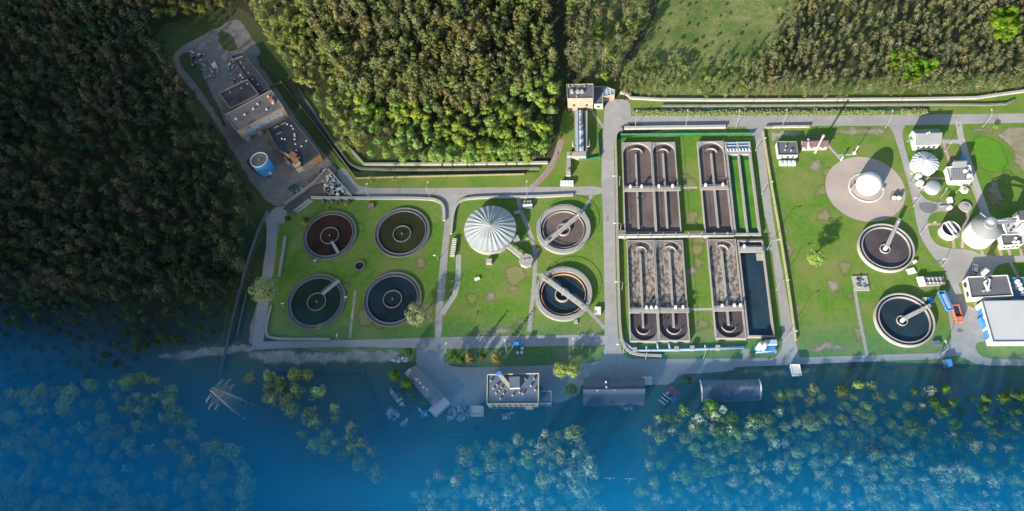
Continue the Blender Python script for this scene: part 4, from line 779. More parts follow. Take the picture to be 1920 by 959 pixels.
for i in range(7): q = at(528+i*3.3, 291+i*3.2, 1); MB().box((q.x+random.uniform(-.8, .8), q.y, 0), (random.uniform(.8, 1.8), 1.2, random.uniform(.8, 2)), random.random()).build('machine', random.choice([steel, white_wall, rust_m]), t)
c, r = circ(468.5, 503, 287.5, 313, 8.0); t = thing('blue_tank', 'bright blue round steel tank with a grey top in the western yard', 'tank', (c.x, c.y, 0)); MB().lathe((c.x, c.y, 0), [(r, 0), (r, 8.0)], 64, 0, True).build('tank_wall', skyblue_p, t); MB().ring((c.x, c.y, 0), r-.3, r+.05, 8.0, 8.3, 64).build('rim', white_paint, t); MB().disc((c.x, c.y, 0), r-.25, 8.02, 64).build('tank_top', roof_br, t)
q = (c.x+r*.75, c.y-r*.7); MB().box((q[0], q[1], .6), (.9, .9, 1.6), .8).build('hatch', white_paint, t); MB().cyl((c.x, c.y, 0), .4, 8.0, 8.5, 12).build('roof_cap', steel, t)
# concrete pit walls of the scrap yard
low_wall('pale wall along the north side of the brown ramp pit', [(534, 385), (562, 366), (592, 343), (614, 320)], .5, 1.6, concrete, 0)
low_wall('short wall along the east edge of the scrap heap', [(616, 319), (636, 342), (660, 370)], .5, 1.4, concrete_p, 0)
area('ramp', [(530, 392), (562, 366), (592, 345), (612, 352), (616, 366), (582, 371), (545, 400)], .062, mat('brown_ramp', (.13, .10, .085), (.10, .08, .07), .5), 0)
t = thing('slab_ramp', 'weathered blue-grey concrete slab ramp at the corner of the tank lawn', 'ramp', at(565, 384)); p = wp([(551, 396), (580, 374), (588, 376), (558, 400)], .5); MB().prism(p, 0, .5).build('slab', concrete, t); a, b = p[0], p[1]; MB().bar((a.x, a.y, .5), (b.x, b.y, .5), .3, .5).build('kerb', concrete_l, t)
b = MB(); t = thing('buttress', 'row of four leaning buttress slabs below the scrap yard wall', 'slabs', at(630, 376))
for k in range(4): q = at(606+16*k, 378, .4); MB().box((q.x, q.y, 0), (.7, 2.0, 1.0), .35).build('slab', concrete_d, t)
# skip
q = at(549.5, 352.5, .5); t = thing('skip', 'green steel skip in the dirt yard near the brown ramp', 'skip', q); MB().box((q.x, q.y, .2), (3.6, 1.8, 1.3), .55).build('skip_body', green_p, t); MB().box((q.x, q.y, 1.501), (3.2, 1.4, .05), .55).build('load', bitumen, t)
for s_ in (-1, 1): MB().box((q.x+1.9*s_*math.cos(.55), q.y+1.9*s_*math.sin(.55), .5), (.2, 1.6, .5), .55).build('lifting_bar', green_p, t)
# small cabinets and pits on the lawns
def crate_thing(name, label, px, size, m, rz=0, cat='box', lid=None, z=0):
    q = at(*px, size[2]); t = thing(name, label, cat, q-Vector((0, 0, size[2]))); MB().box((q.x, q.y, z), size, rz).build('body', m, t); MB().box((q.x, q.y, z+size[2]), (size[0]*.9, size[1]*.9, .12), rz).build('lid', lid or steel, t); return t
crate_thing('concrete_box', 'pale cube shaped concrete box below the ribbed round tank', (917, 489.5), (2.3, 2.2, 1.6), concrete_p, 0, 'box', concrete_l)
crate_thing('slab', 'low tilted white slab on the grass of the middle lawn', (894.5, 522.5), (2.2, 1.2, .5), white_wall, .4, 'slab', white_paint)
crate_thing('meter_box', 'grey meter box at the south east corner of the middle lawn', (1121, 582), (2.6, 3.2, 1.0), concrete, 0, 'box', white_wall)
crate_thing('meter_box', 'small concrete pit cover below the dark blue clarifier', (1080, 603), (1.6, 1.6, .5), concrete, 0, 'cover')
crate_thing('debris', 'small pile of weathered timber north of the olive green tank', (695, 385), (3.0, 2.2, .7), brick_m, .2, 'pile', wood_m)
crate_thing('white_plate', 'white square plate on the grass between the two eastern clarifiers', (1709, 508), (3.2, 2.4, .4), white_wall, .3, 'plate', white_paint)
crate_thing('white_bag', 'white sack on the grass beside the upper purple-grey clarifier', (1716, 490), (1.3, 1.1, .8), white_paint, .5, 'sack', white_wall)
crate_thing('blue_bin', 'blue bin on the grass beside the lower eastern clarifier', (1745, 562), (1.5, 2.2, 1.4), blue_p, .2, 'bin', blue_p)
crate_thing('white_bin', 'white bin beside the blue bin on the east lawn', (1734, 561), (1.4, 1.4, 1.1), white_wall, .1, 'bin', white_paint)
crate_thing('blue_crate', 'dark blue crate on the lawn above the bottom east road corner', (1757, 643), (2.4, 1.8, .9), roof_b, .1, 'crate', roof_b)
crate_thing('blue_hut', 'dark blue hut in the verge south of the eastern road bend', (1779, 681), (2.6, 3.0, 2.0), roof_b, .1, 'hut', blue_p)
t = thing('step_frame', 'long grey slatted staircase frame beside the narrow road', 'staircase', at(850, 463)); q = at(850, 463, 1.2); MB().box((q.x, q.y, 0), (2.0, 8.4, .9), -.08).build('frame_body', concrete, t)
for k in range(10): MB().box((q.x+.03*k, q.y-3.8+.84*k, .92), (1.7, .35, .28), -.08).build('slat', white_wall, t)
t = thing('equipment_pad', 'blue kiosk with white machinery on a pad beside the footpath', 'kiosk', at(989, 382)); q = at(988.5, 386, 1); MB().box((q.x, q.y, 0), (4.4, 2.2, 1.3), .05).build('cabinet', roof_b, t); MB().box((q.x+.2, q.y, 1.3), (4.0, 1.0, .12), .05).build('stripe', white_paint, t)
for dx in (-1.2, .2, 1.3): MB().cyl((q.x+dx, q.y+2, 0), .5, 0, 1.2, 10).build('pump', steel, t)
q = at(968, 396, .8); crate_thing('pump_unit', 'small white pump unit in the shadow of the ribbed round tank', (969, 397), (2.6, 1.0, 1.0), white_wall, .3, 'pump')
# equipment slabs on the east lawn
t = thing('filter_bed', 'pale slab with scattered steel fittings at the top of a narrow path', 'slab', at(1614, 531)); p = wp([(1597, 518), (1626, 517), (1631, 545), (1604, 545)], .4); MB().prism(p, 0, .4).build('slab', concrete_l, t)
for i in range(12): q = p[0].lerp(p[1], random.uniform(.1, .9)).lerp(p[3].lerp(p[2], random.uniform(.1, .9)), random.uniform(.1, .8)); MB().box((q.x, q.y, .4), (random.uniform(.5, 1.8), random.uniform(.25, .5), .4), random.choice((0, .2, 1.57))).build('fitting', steel if i % 2 else bitumen_g, t)
t = thing('filter_bed', 'long grated filter unit with a white tank at its west end on the east lawn', 'filter', at(1748, 525)); p = wp([(1722, 519), (1769, 517), (1773, 534), (1725, 537)], .8); MB().prism(p, 0, .8).build('slab', concrete, t); q = at(1728, 527, 1.6); MB().box((q.x, q.y, .8), (2.4, 3.6, .9), .1).build('white_tank', white_paint, t)
for k in range(9): q = at(1739+3.6*k, 526-.2*k, 1.2); MB().box((q.x, q.y, .8), (.35, 2.8, .35), .1).build('grate', white_wall if k % 2 else bitumen_g, t)
for k in range(2): a, b = at(1736, 522+8*k, 1.3), at(1770, 520+9*k, 1.3); MB().tube([a, b], .14, 6).build('pipe', steel, t)
# rail with posts on the grass beside the gravel circle
t = thing('pipe_rack', 'small white tower rig with pipes at the end of the asphalt spur', 'rig', at(1782, 382)); q = at(1781, 376, 1); MB().box((q.x, q.y, 0), (1.5, 2.2, 1.8)).build('cabinet', white_paint, t); q = at(1781, 390, 1); MB().cyl((q.x, q.y, 0), .9, 0, 1.6, 14).build('vessel', white_wall, t); a, b = at(1762, 388, .6), at(1779, 386, .6); MB().tube([a, b], .2, 6).build('hose', steel, t)
b = MB(); b
# ================================================================== VEHICLES (built along local +x = forward)
def local(name, label, cat, loc, ang, group=None):
    t = thing(name, label, cat, loc, group); t.rotation_euler = (0, 0, ang); OFF[t.name] = Vector((0, 0, 0)); return t
def wheels(t, xs, yw, r=.5, wd=.35):
    for x in xs:
        for s_ in (-1, 1):
            b = MB(); b.tube([(x, s_*yw-wd/2, r), (x, s_*yw+wd/2, r)], r, 14); o = b.build('wheel', tyre, t)
            MB().tube([(x, s_*yw+s_*(wd/2-.02)-.01, r), (x, s_*yw+s_*(wd/2+.02)+.01, r)], r*.5, 10).build('rim', steel, o)
def heading(a, b, z=0): a, b = at(*a, z), at(*b, z); return math.atan2(b.y-a.y, b.x-a.x)
ang = heading((1798, 602), (1790, 574))+math.pi; c = at(1794.5, 589, 1.5)
t = local('lorry', 'orange tipper lorry parked with its cab towards the bottom road', 'lorry', (c.x, c.y, .075), ang)
MB().box((0, 0, .55), (6.6, .9, .35)).build('chassis', bitumen, t)
b = MB(); b.box((-1.0, 0, .95), (4.7, 2.4, .15))
for y in (-1.15, 1.15): b.box((-1.0, y, 1.1), (4.7, .12, 1.15))
for x in (-3.29, 1.29): b.box((x, 0, 1.1), (.12, 2.18, 1.15))
b.build('tipper_body', orange_p, t); MB().box((-1.0, 0, 1.11), (4.4, 2.1, .7)).build('load', bitumen, t)
b = MB(); b.add([(1.5, -1.15, .6), (3.3, -1.15, .6), (3.3, 1.15, .6), (1.5, 1.15, .6), (1.5, -1.15, 2.5), (3.0, -1.1, 2.5), (3.0, 1.1, 2.5), (1.5, 1.15, 2.5), (3.3, -1.15, 1.6), (3.3, 1.15, 1.6)], [(0, 3, 2, 1), (4, 5, 6, 7), (0, 1, 8, 5, 4), (2, 3, 7, 6, 9), (1, 2, 9, 8), (8, 9, 6, 5), (0, 4, 7, 3)]); b.build('cab', orange_p, t)
MB().add([(3.27, -1.0, 1.7), (3.27, 1.0, 1.7), (3.05, .95, 2.42), (3.05, -.95, 2.42)], [(0, 1, 2, 3)]).build('windscreen', glass_m, t); wheels(t, (2.5, -1.6, -2.7), 1.0)
for y in (-.9, .9): MB().box((3.3, y, .8), (.08, .3, .2)).build('headlight', white_paint, t)
ang = heading((1780, 583), (1764, 550)); c = at(1772, 565.5, 1.3)
t = local('trailer', 'long blue open trailer parked at the edge of the east lawn', 'trailer', (c.x, c.y, .045), ang)
MB().box((0, 0, .6), (7.4, 1.0, .3)).build('chassis', bitumen, t); b = MB(); b.box((0, 0, .92), (7.8, 2.3, .15))
for y in (-1.15, 1.15): b.box((0, y, 1.07), (7.8, .14, 1.2))
for x in (-3.83, 3.83): b.box((x, 0, 1.07), (.14, 2.15, 1.2))
b.build('trailer_body', blue_p, t); MB().box((-.3, 0, 1.08), (6.2, 1.6, .95)).build('covered_load', pipe_b, t); wheels(t, (-2.6, -1.5, 2.5), .95, .45)
def car(label, px, ang, m, z):
    c = at(*px, .7); t = local('parked_car', label, 'car', (c.x, c.y, z), ang); b = MB()
    pr = [(-2.1, .35), (2.1, .35), (2.15, .75), (1.25, .9), (-2.05, .95)]; q = [(x, s_*.86, zz) for s_ in (-1, 1) for x, zz in pr]
    b.add(q, [(0, 1, 2, 3, 4), (9, 8, 7, 6, 5)]+[(i, 5+i, 5+(i+1) % 5, (i+1) % 5) for i in range(5)]); b.build('body', m, t)
    q = [(-1.9, -.82, .94), (1.2, -.82, .9), (1.2, .82, .9), (-1.9, .82, .94), (-1.5, -.68, 1.45), (.45, -.68, 1.45), (.45, .68, 1.45), (-1.5, .68, 1.45)]
    MB().add(q, [(0, 1, 5, 4), (1, 2, 6, 5), (2, 3, 7, 6), (3, 0, 4, 7)]).build('window', glass_m, t); MB().box((-.52, 0, 1.45), (1.95, 1.38, .05)).build('roof', m, t)
    wheels(t, (-1.35, 1.35), .78, .33, .22)
    for y in (-.6, .6): MB().box((2.13, y, .6), (.06, .35, .14)).build('headlight', white_paint, t)
car('bright blue car on the bottom road south of the middle lawn', (971, 646), 0.02, blue_p, .085)
car('white car on the asphalt north of the grey roofed workshop', (1828, 505), heading((1827, 512), (1829, 498)), white_paint, .077)
for k, (x, y) in enumerate(((970.5, 661.5), (978, 661), (979, 653.5))): crate_thing('pale_crate', ['left of three pale blue crates below the blue car', 'right lower of three pale blue crates below the blue car', 'upper of three pale blue crates below the blue car'][k], (x, y), (1.1, 1.1, .9), pipe_b, 0, 'crate', white_paint)
# pallets behind the garage
for i in range(4):
    for j in range(3):
        q = at(1205.5+5*i, 709+5.2*j, 1); o = thing('stacked_pallet', 'white wrapped pallet in the block beside the blue-grey garage', 'pallet', q, 'wrapped pallets by the garage'); MB().box((q.x, q.y, .15), (.9, .95, .8+.2*random.random())).build('wrapped_load', white_paint, o); MB().box((q.x, q.y, .02), (.95, 1.0, .12)).build('pallet_base', wood_m, o)
# ================================================================== LAMPS, POLES, PYLON
def lamp(label, px, hd, h=8.0, arm=2.6):
    c = at(*px); t = local('street_lamp', label, 'street lamp', (c.x, c.y, 0), R(hd)); MB().lathe((0, 0, 0), [(.16, 0), (.16, 1), (.1, 1.1), (.08, h)], 8).build('pole', steel, t)
    o = MB().tube([(0, 0, h-.1), (arm*.4, 0, h+.35), (arm, 0, h+.4)], .07, 6).build('arm', steel, t); MB().box((arm, 0, h+.26), (1.1, .4, .16)).build('lamp_head', white_paint, o)
for px, hd, lb in (((1161, 350), 180, 'level with the northern walkway'), ((1163, 437), 180, 'level with the pipe gallery'), ((1166, 545), 180, 'level with the brown foam'), ((1169, 660), 180, 'at the bottom road corner')): lamp('lamp post west of the aeration basins, '+lb, px, hd)
for x, lb in ((1191, 'nearest the pump house apron'), (1285, 'above the second northern ditch'), (1380, 'above the sluice frame')): lamp('lamp post on the top road '+lb, (x, 239), 85)
for px, lb in (((1466, 238), 'above the flat roofed hut'), ((1660, 240), 'at the mouth of the narrow eastern road'), ((1842, 239), 'near the pale footpath')): lamp('lamp post on the top road '+lb, px, 80)
for px, hd, lb in (((1416, 284), 20, 'beside the sluice frame'), ((1428, 365), 20, 'beside the green channels'), ((1438, 470), 10, 'at the slab bridge'), ((1455, 545), 15, 'beside the blue basin'), ((1470, 640), 20, 'beside the silo platform')): lamp('lamp post on the straight road east of the basins, '+lb, px, hd)
for px, hd, lb in (((806, 371), 80, 'north of the olive green tank'), ((989, 370), 85, 'at the end of the cobbled track'), ((694, 374), 80, 'beside the scrap yard bend')): lamp('lamp post on the middle road '+lb, px, hd)
for px, hd, lb in (((1706, 345), 190, 'west of the white ribbed roof'), ((1712, 388), 200, 'at the asphalt spur'), ((1725, 440), 20, 'beside the purple-grey clarifier'), ((1760, 668), 100, 'at the bottom road fork'), ((1765, 500), 200, 'beside the grated filter unit')): lamp('lamp post on the eastern roads '+lb, px, hd)
for px, hd, lb in (((841, 668), 90, 'left of the brown conifers'), ((951, 662), 100, 'beside the pale crates'), ((1075, 660), 90, 'east of the blue car'), ((1210, 676), 90, 'south of the foamy ditches'), ((1318, 674), 90, 'below the open lawn between ditches')): lamp('lamp post on the bottom road '+lb, px, hd, 6.5)
for px, hd, lb in (((533, 577), 0, 'west of the teal tank'), ((650, 565), 0, 'east of the teal tank'), ((593, 497), 0, 'below the red-brown tank'), ((822, 488), 180, 'east of the olive green tank'), ((637, 640), 90, 'south of the teal tank'), ((810, 602), 180, 'beside the bushy pale tree')): lamp('low lamp on the lawn '+lb, px, hd, 4.0, .9)
for px, hd, lb in (((1762, 372), 60, 'north of the spur'), ((1770, 286), 60, 'by the pink path'), ((1792, 362), 60, 'below the glazed roof')): lamp('slim white lamp among the small eastern tanks, '+lb, px, hd, 5.0, 1.2)
# power poles
for px, lb in (((1142, 905), 'left of the two T shaped power poles in the south clearing'), ((1179, 906), 'right of the two T shaped power poles in the south clearing')):
    c = at(*px); t = thing('power_pole', lb, 'power pole', c); MB().lathe((c.x, c.y, 0), [(.22, 0), (.13, 9)], 8).build('pole', concrete_l, t); MB().box((c.x, c.y, 8.4), (3.4, .2, .2)).build('cross_arm', concrete, t)
    for dx in (-1.5, 0, 1.5): MB().cyl((c.x+dx, c.y, 0), .09, 8.62, 9.0 if dx else 9.4, 6).build('insulator', white_paint, t)
# lattice pylon
c = at(455, 766); tp = at(394, 733, 26); tp = Vector((c.x, c.y, 26)); t = thing('pylon', 'lattice steel power pylon standing in the south western clearing', 'pylon', c)
AX = Vector((math.cos(R(63)), math.sin(R(63)), 0)); BX = Vector((-AX.y, AX.x, 0))
def prof(z): return 3.0*(1-z/26)+.55*(z/26) if z < 14 else 1.68-(z-14)/12*1.1
corner = lambda z, i: Vector((c.x, c.y, z))+AX*prof(z)*(1 if i in (0, 1) else -1)+BX*prof(z)*(1 if i in (0, 3) else -1)
zs = [0, 4.5, 8.5, 12, 15, 17.5, 20, 22, 24, 26]
for i in range(4): MB().tube([corner(z, i) for z in zs], .13, 5).build('leg', steel, t)
b = MB()
for z0, z1 in zip(zs, zs[1:]):
    for i in range(4): j = (i+1) % 4; b.tube([corner(z0, i), corner(z1, j)], .06, 4); b.tube([corner(z0, j), corner(z1, i)], .06, 4); b.tube([corner(z1, i), corner(z1, j)], .06, 4)
b.build('lattice', steel, t)
for z, L in ((16.5, 5.2), (20.5, 6.2), (24.5, 4.6)):
    b = MB()
    for s_ in (-1, 1):
        tip = Vector((c.x, c.y, z))+AX*L*s_
        for i in range(4):
            b.tube([corner(z-.6 if i % 2 else z+.6, i), tip], .07, 4)
        for k in (.35, .7): q = Vector((c.x, c.y, z)).lerp(tip, k); b.tube([q+BX*(.9*(1-k)), q-BX*(.9*(1-k))], .06, 4)
        b.tube([tip, tip-Vector((0, 0, 1.8))], .1, 5)
    b.build('cross_arm', steel, t)
for i in range(4): q = corner(0, i); MB().box((q.x, q.y, 0), (.9, .9, .4)).build('footing', concrete, t)
# ================================================================== HEAPS (nobody could count these)
heap_m = [white_wall, pipe_b, rust_m, steel, wood_m, skyblue_p, bitumen, concrete]
def heap(name, label, px, n, hmax, w_=None, big=1.0):
    p = wp(px); xs = [q.x for q in p]; ys = [q.y for q in p]; b = MB(); k = 0
    while k < n:
        x, y = random.uniform(min(xs), max(xs)), random.uniform(min(ys), max(ys)); ins = False
        for i in range(len(p)):
            a, c_ = p[i], p[i-1]
            if (a.y > y) != (c_.y > y) and x < (c_.x-a.x)*(y-a.y)/(c_.y-a.y)+a.x: ins = not ins
        if not ins: continue
        k += 1; z = random.uniform(0, hmax); s_ = big*random.uniform(.5, 1.4); mi = random.choices(range(8), w_ or [5, 3, 2, 2, 2, 1, 2, 2])[0]; r_ = random.random()
        if r_ < .6: b.box((x, y, z*.6), (s_, s_*random.uniform(.4, 1), s_*.5), random.uniform(0, 3), mi)
        elif r_ < .85: a = random.uniform(0, 3.1); b.tube([(x, y, z*.6+.1), (x+2*s_*math.cos(a), y+2*s_*math.sin(a), z*.6+random.uniform(.1, .8))], .12*big, 6, mi)
        else: b.cyl((x, y, 0), .45*s_, z*.6, z*.6+.5*s_, 10, mi)
    return stuff(b.build(name, heap_m), label, 'heap')
heap('scrap_heap', 'heap of white, teal and rusty scrap in the walled triangular yard', [(617, 326), (630, 334), (655, 366), (612, 368), (606, 350)], 130, 1.4, [7, 4, 3, 2, 1, 2, 2, 1])
heap('scrap_heap', 'band of timber and rust scrap along the pale ramp pit wall', [(540, 378), (560, 362), (590, 340), (612, 322), (606, 318), (580, 340), (548, 366)], 50, .7, [1, 1, 4, 1, 5, 0, 3, 2])
heap('rubble_heap', 'grey rubble and cable heap in the north of the western yard', [(352, 95), (372, 90), (384, 105), (376, 128), (362, 125)], 80, 1.4, [1, 1, 1, 3, 4, 0, 2, 5])
heap('rubble_heap', 'pale heap of slabs in the middle of the western yard', [(378, 122), (402, 112), (412, 135), (402, 155), (380, 150)], 55, .8, [2, 1, 1, 2, 2, 0, 1, 6])
heap('scrap_heap', 'blue and rusty junk strewn beside the black long building', [(424, 118), (438, 112), (466, 150), (450, 162), (434, 150)], 70, 1.0, [2, 2, 4, 2, 1, 4, 2, 1])
heap('scrap_heap', 'heap of metal scrap between the two small white sheds', [(842, 768), (882, 762), (880, 788), (838, 788)], 110, 1.0, [4, 3, 1, 4, 1, 1, 3, 2])
heap('junk_pile', 'pale blue junk pile on the grass west of the long shed', [(726, 764), (742, 768), (750, 784), (736, 792), (728, 780)], 50, 1.0, [5, 4, 0, 3, 0, 2, 0, 1])
heap('junk_pile', 'small pale junk pile south of the grass west of the long shed', [(752, 792), (764, 788), (760, 800), (753, 800)], 18, .7, [5, 4, 0, 3, 0, 2, 0, 1])
heap('junk_pile', 'blue tarpaulins and junk west of the pale roofed shed', [(784, 764), (800, 768), (808, 782), (792, 784)], 30, .9, [1, 2, 0, 1, 0, 8, 0, 1])
heap('junk_pile', 'white scrap piled at the north end of the long shed', [(736, 674), (764, 672), (766, 680), (738, 680)], 40, .8, [8, 3, 0, 2, 0, 0, 0, 1])
heap('junk_pile', 'scattered timber and junk along the west side of the long shed', [(728, 726), (740, 732), (764, 762), (756, 766), (736, 746)], 36, .8, [4, 3, 1, 1, 3, 1, 0, 1])
heap('junk_pile', 'small heap of planks and bags south of the office building', [(942, 778), (966, 772), (964, 782), (944, 786)], 24, .6, [3, 2, 3, 1, 3, 0, 0, 1])
heap('tyre_pile', 'dark bits and bags by the cream strip of the garage', [(1170, 766), (1188, 764), (1186, 770), (1172, 770)], 14, .5, [4, 3, 0, 1, 0, 1, 3, 1])
crate_thing('white_trailer', 'white cabin trailer among the rubble of the western yard', (401, 122), (2.2, 3.2, 1.4), white_wall, .5, 'trailer', white_paint)

# ================================================================== TREES
def leaf_mat(name, from_object):
    m = bpy.data.materials.new(name); m.use_nodes = True; t_ = m.node_tree; t_.nodes.clear()
    if from_object:
        oi = t_.nodes.new('ShaderNodeObjectInfo'); colr = oi.outputs['Color']
    else:
        a_ = t_.nodes.new('ShaderNodeAttribute'); a_.attribute_type = 'INSTANCER'; a_.attribute_name = 'tint'; colr = a_.outputs['Color']
    lv = t_.nodes.new('ShaderNodeAttribute'); lv.attribute_type = 'GEOMETRY'; lv.attribute_name = 'leaf'
    mr = t_.nodes.new('ShaderNodeMapRange'); mr.inputs['To Min'].default_value = .7; mr.inputs['To Max'].default_value = 1.35; t_.links.new(lv.outputs['Fac'], mr.inputs['Value'])
    mx = t_.nodes.new('ShaderNodeVectorMath'); mx.operation = 'SCALE'; t_.links.new(colr, mx.inputs[0]); t_.links.new(mr.outputs[0], mx.inputs['Scale'])
    d = t_.nodes.new('ShaderNodeBsdfDiffuse'); tr = t_.nodes.new('ShaderNodeBsdfTranslucent'); ms = t_.nodes.new('ShaderNodeMixShader'); ms.inputs[0].default_value = .28
    o = t_.nodes.new('ShaderNodeOutputMaterial')
    t_.links.new(mx.outputs[0], d.inputs[0]); t_.links.new(mx.outputs[0], tr.inputs[0]); t_.links.new(d.outputs[0], ms.inputs[1]); t_.links.new(tr.outputs[0], ms.inputs[2]); t_.links.new(ms.outputs[0], o.inputs[0])
    return m
leaf_o, leaf_i = leaf_mat('foliage', True), leaf_mat('forest_foliage', False)
def quads(cen, nrm, size, g):
    n = len(cen); nrm = nrm+g.normal(0, .33, (n, 3)); nrm /= np.linalg.norm(nrm, axis=1)[:, None]+1e-9
    t1 = np.cross(nrm, g.normal(0, 1, (n, 3))); t1 /= np.linalg.norm(t1, axis=1)[:, None]+1e-9; t2 = np.cross(nrm, t1)
    s1 = (size*g.uniform(.6, 1.3, n))[:, None]; s2 = s1*g.uniform(.5, .9, n)[:, None]
    return np.stack([cen-t1*s1, cen-t2*s2, cen+t1*s1, cen+t2*s2], 1).reshape(-1, 3)
def sph(g, n): v = g.normal(0, 1, (n, 3)); return v/np.linalg.norm(v, axis=1)[:, None]
def crown(kind, seed):
    """unit tree: 10 m tall; returns quad vertices and a leaf value per quad"""
    g = np.random.default_rng(seed); V, A = [], []
    zc_ = {'grand': 5.0, 'pine': 6.8, 'broad': 5.4, 'birch': 6.0, 'conifer': 3.0, 'shrub': 3.0}[kind]; ax = {'grand': .8, 'pine': .55, 'broad': .8, 'birch': .4, 'conifer': .35, 'shrub': .8}[kind]
    def clump(c, r, n, size, flat=1.0, up=.25):
        d = sph(g, n); d[:, 2] = np.abs(d[:, 2])*.9-.25 if up else d[:, 2]; d /= np.linalg.norm(d, axis=1)[:, None]
        p = c+d*r*g.uniform(.55, 1.05, n)[:, None]*np.array([1, 1, flat])
        out = (p-np.array([0, 0, zc_]))*np.array([1, 1, ax]); out /= np.linalg.norm(out, axis=1)[:, None]+1e-6
        V.append(quads(p, d*.75+out*.9, size, g)); A.append(np.clip(g.normal(.45, .2)+g.normal(0, .12, n), 0, 1))
    if kind == 'pine':
        lean = g.normal(0, .12, 2)
        for k in range(9):
            z = 5.2+4.6*k/8; rr = 1.45*math.sin(min(1, (10.6-z)/3.6)*1.45)*g.uniform(.75, 1.1); m = max(1, int(6-k*.55))
            for j in range(m):
                if g.random() < .12: continue
                a = g.uniform(0, 6.28); q = rr*g.uniform(.4, .95); clump(np.array([q*math.cos(a)+lean[0]*(z-5), q*math.sin(a)+lean[1]*(z-5), z+g.normal(0, .2)]), g.uniform(.45, .7), 20, .21, .6)
        clump(np.array([lean[0]*4.7, lean[1]*4.7, 9.7]), .5, 18, .2, 1.3)
    elif kind == 'broad':
        for k in range(22):
            d = sph(g, 1)[0]; d[2] = d[2]*.75+.2; q = g.uniform(.55, 1); c_ = np.array([2.4*d[0]*q, 2.4*d[1]*q, 6.0+3.0*d[2]*q]); clump(c_, g.uniform(.7, 1.2), 46, .24, .85)
        clump(np.array([g.normal(0, .4), g.normal(0, .4), 8.4]), 1.2, 50, .24)
    elif kind == 'grand':
        for k in range(64):
            d = sph(g, 1)[0]; d[2] = d[2]*.8+.2; q = g.uniform(.6, 1); c_ = np.array([2.75*d[0]*q, 2.75*d[1]*q, 5.8+3.4*d[2]*q]); clump(c_, g.uniform(.5, .95), 46, .17, .85)
    elif kind == 'birch':
        for k in range(22):
            z = g.uniform(4.2, 9.8); rr = 1.7*math.sin(math.pi*min(1, max(.12, (10.2-z)/7.5)))**.7; a = g.uniform(0, 6.28); q = rr*g.uniform(.3, 1); clump(np.array([q*math.cos(a), q*math.sin(a), z]), g.uniform(.4, .75), 20, .16, 1.0, 0)
    elif kind == 'conifer':
        for k in range(15):
            z = 1.2+8.6*k/14; rr = 2.6*(10.3-z)/9.4; m = max(2, int(9*rr/2.6))
            for j in range(m): a = 6.28*j/m+g.uniform(0, .7); clump(np.array([rr*.75*math.cos(a), rr*.75*math.sin(a), z-.15*rr]), .28+.17*rr, 20, .22, .45)
    elif kind == 'shrub':
        for k in range(15):
            d = sph(g, 1)[0]; q = g.uniform(.4, 1); clump(np.array([4.2*d[0]*q, 4.2*d[1]*q, 4.2+3.6*abs(d[2])*q]), g.uniform(1.3, 2.2), 34, .45)
    return np.concatenate(V), np.concatenate(A)
def trunk_mb(kind, seed):
    g = random.Random(seed); b = MB()
    top = {'grand': 7.0, 'pine': 9.3, 'broad': 7.0, 'birch': 9.5, 'conifer': 9.3, 'shrub': 3.5}[kind]; r_ = {'grand': .3, 'pine': .2, 'broad': .26, 'birch': .13, 'conifer': .22, 'shrub': .25}[kind]
    if kind == 'shrub':
        for k in range(4): a = k*1.57+g.random(); b.tube([(0, 0, 0), (1.2*math.cos(a), 1.2*math.sin(a), 3), (2.6*math.cos(a), 2.6*math.sin(a), 5)], r_, 5, 0, .06)
        return b
    b.tube([(0, 0, 0), (g.uniform(-.1, .1), g.uniform(-.1, .1), top*.5), (g.uniform(-.2, .2), g.uniform(-.2, .2), top)], r_, 6, 0, .04)
    for k in range(7 if kind != 'birch' else 10):
        a = g.uniform(0, 6.28); z = g.uniform(3.4, 7.5); L = g.uniform(.9, 1.7) if kind != 'pine' else g.uniform(.6, 1.2); b.tube([(0, 0, z), (L*math.cos(a), L*math.sin(a), z+L*.6)], .07, 4, 0, .025)
    return b
def quad_mesh(name, V, A, m, extra=None):
    n = len(A); me = bpy.data.meshes.new(name)
    if extra: ev = np.array(extra.v, dtype=np.float32); ef = extra.f
    else: ev = np.zeros((0, 3), np.float32); ef = []
    nl = sum(len(f) for f in ef); co = np.concatenate([V.astype(np.float32), ev]); me.vertices.add(len(co)); me.vertices.foreach_set('co', co.ravel())
    me.loops.add(4*n+nl); li = np.concatenate([np.arange(4*n, dtype=np.int32)]+[np.array(f, dtype=np.int32)+4*n for f in ef]) if ef else np.arange(4*n, dtype=np.int32); me.loops.foreach_set('vertex_index', li)
    me.polygons.add(n+len(ef)); st = np.concatenate([np.arange(n)*4, 4*n+np.cumsum([0]+[len(f) for f in ef])[:-1]]).astype(np.int32) if ef else (np.arange(n)*4).astype(np.int32); me.polygons.foreach_set('loop_start', st)
    me.materials.append(m)
    if ef: me.materials.append(bark); me.polygons.foreach_set('material_index', np.concatenate([np.zeros(n, np.int32), np.ones(len(ef), np.int32)]))
    at_ = me.attributes.new('leaf', 'FLOAT', 'FACE'); at_.data.foreach_set('value', np.concatenate([A, np.zeros(len(ef))]).astype(np.float32)); me.update(calc_edges=True); me.validate(); return me
KINDS = {'pine': ('pine_tree', 6), 'broad': ('broadleaf_tree', 6), 'birch': ('birch_tree', 5), 'grand': ('parkland_tree', 3), 'conifer': ('fir_tree', 2), 'shrub': ('shrub', 4)}
CROWN, TRUNK, WHOLE = {}, {}, {}
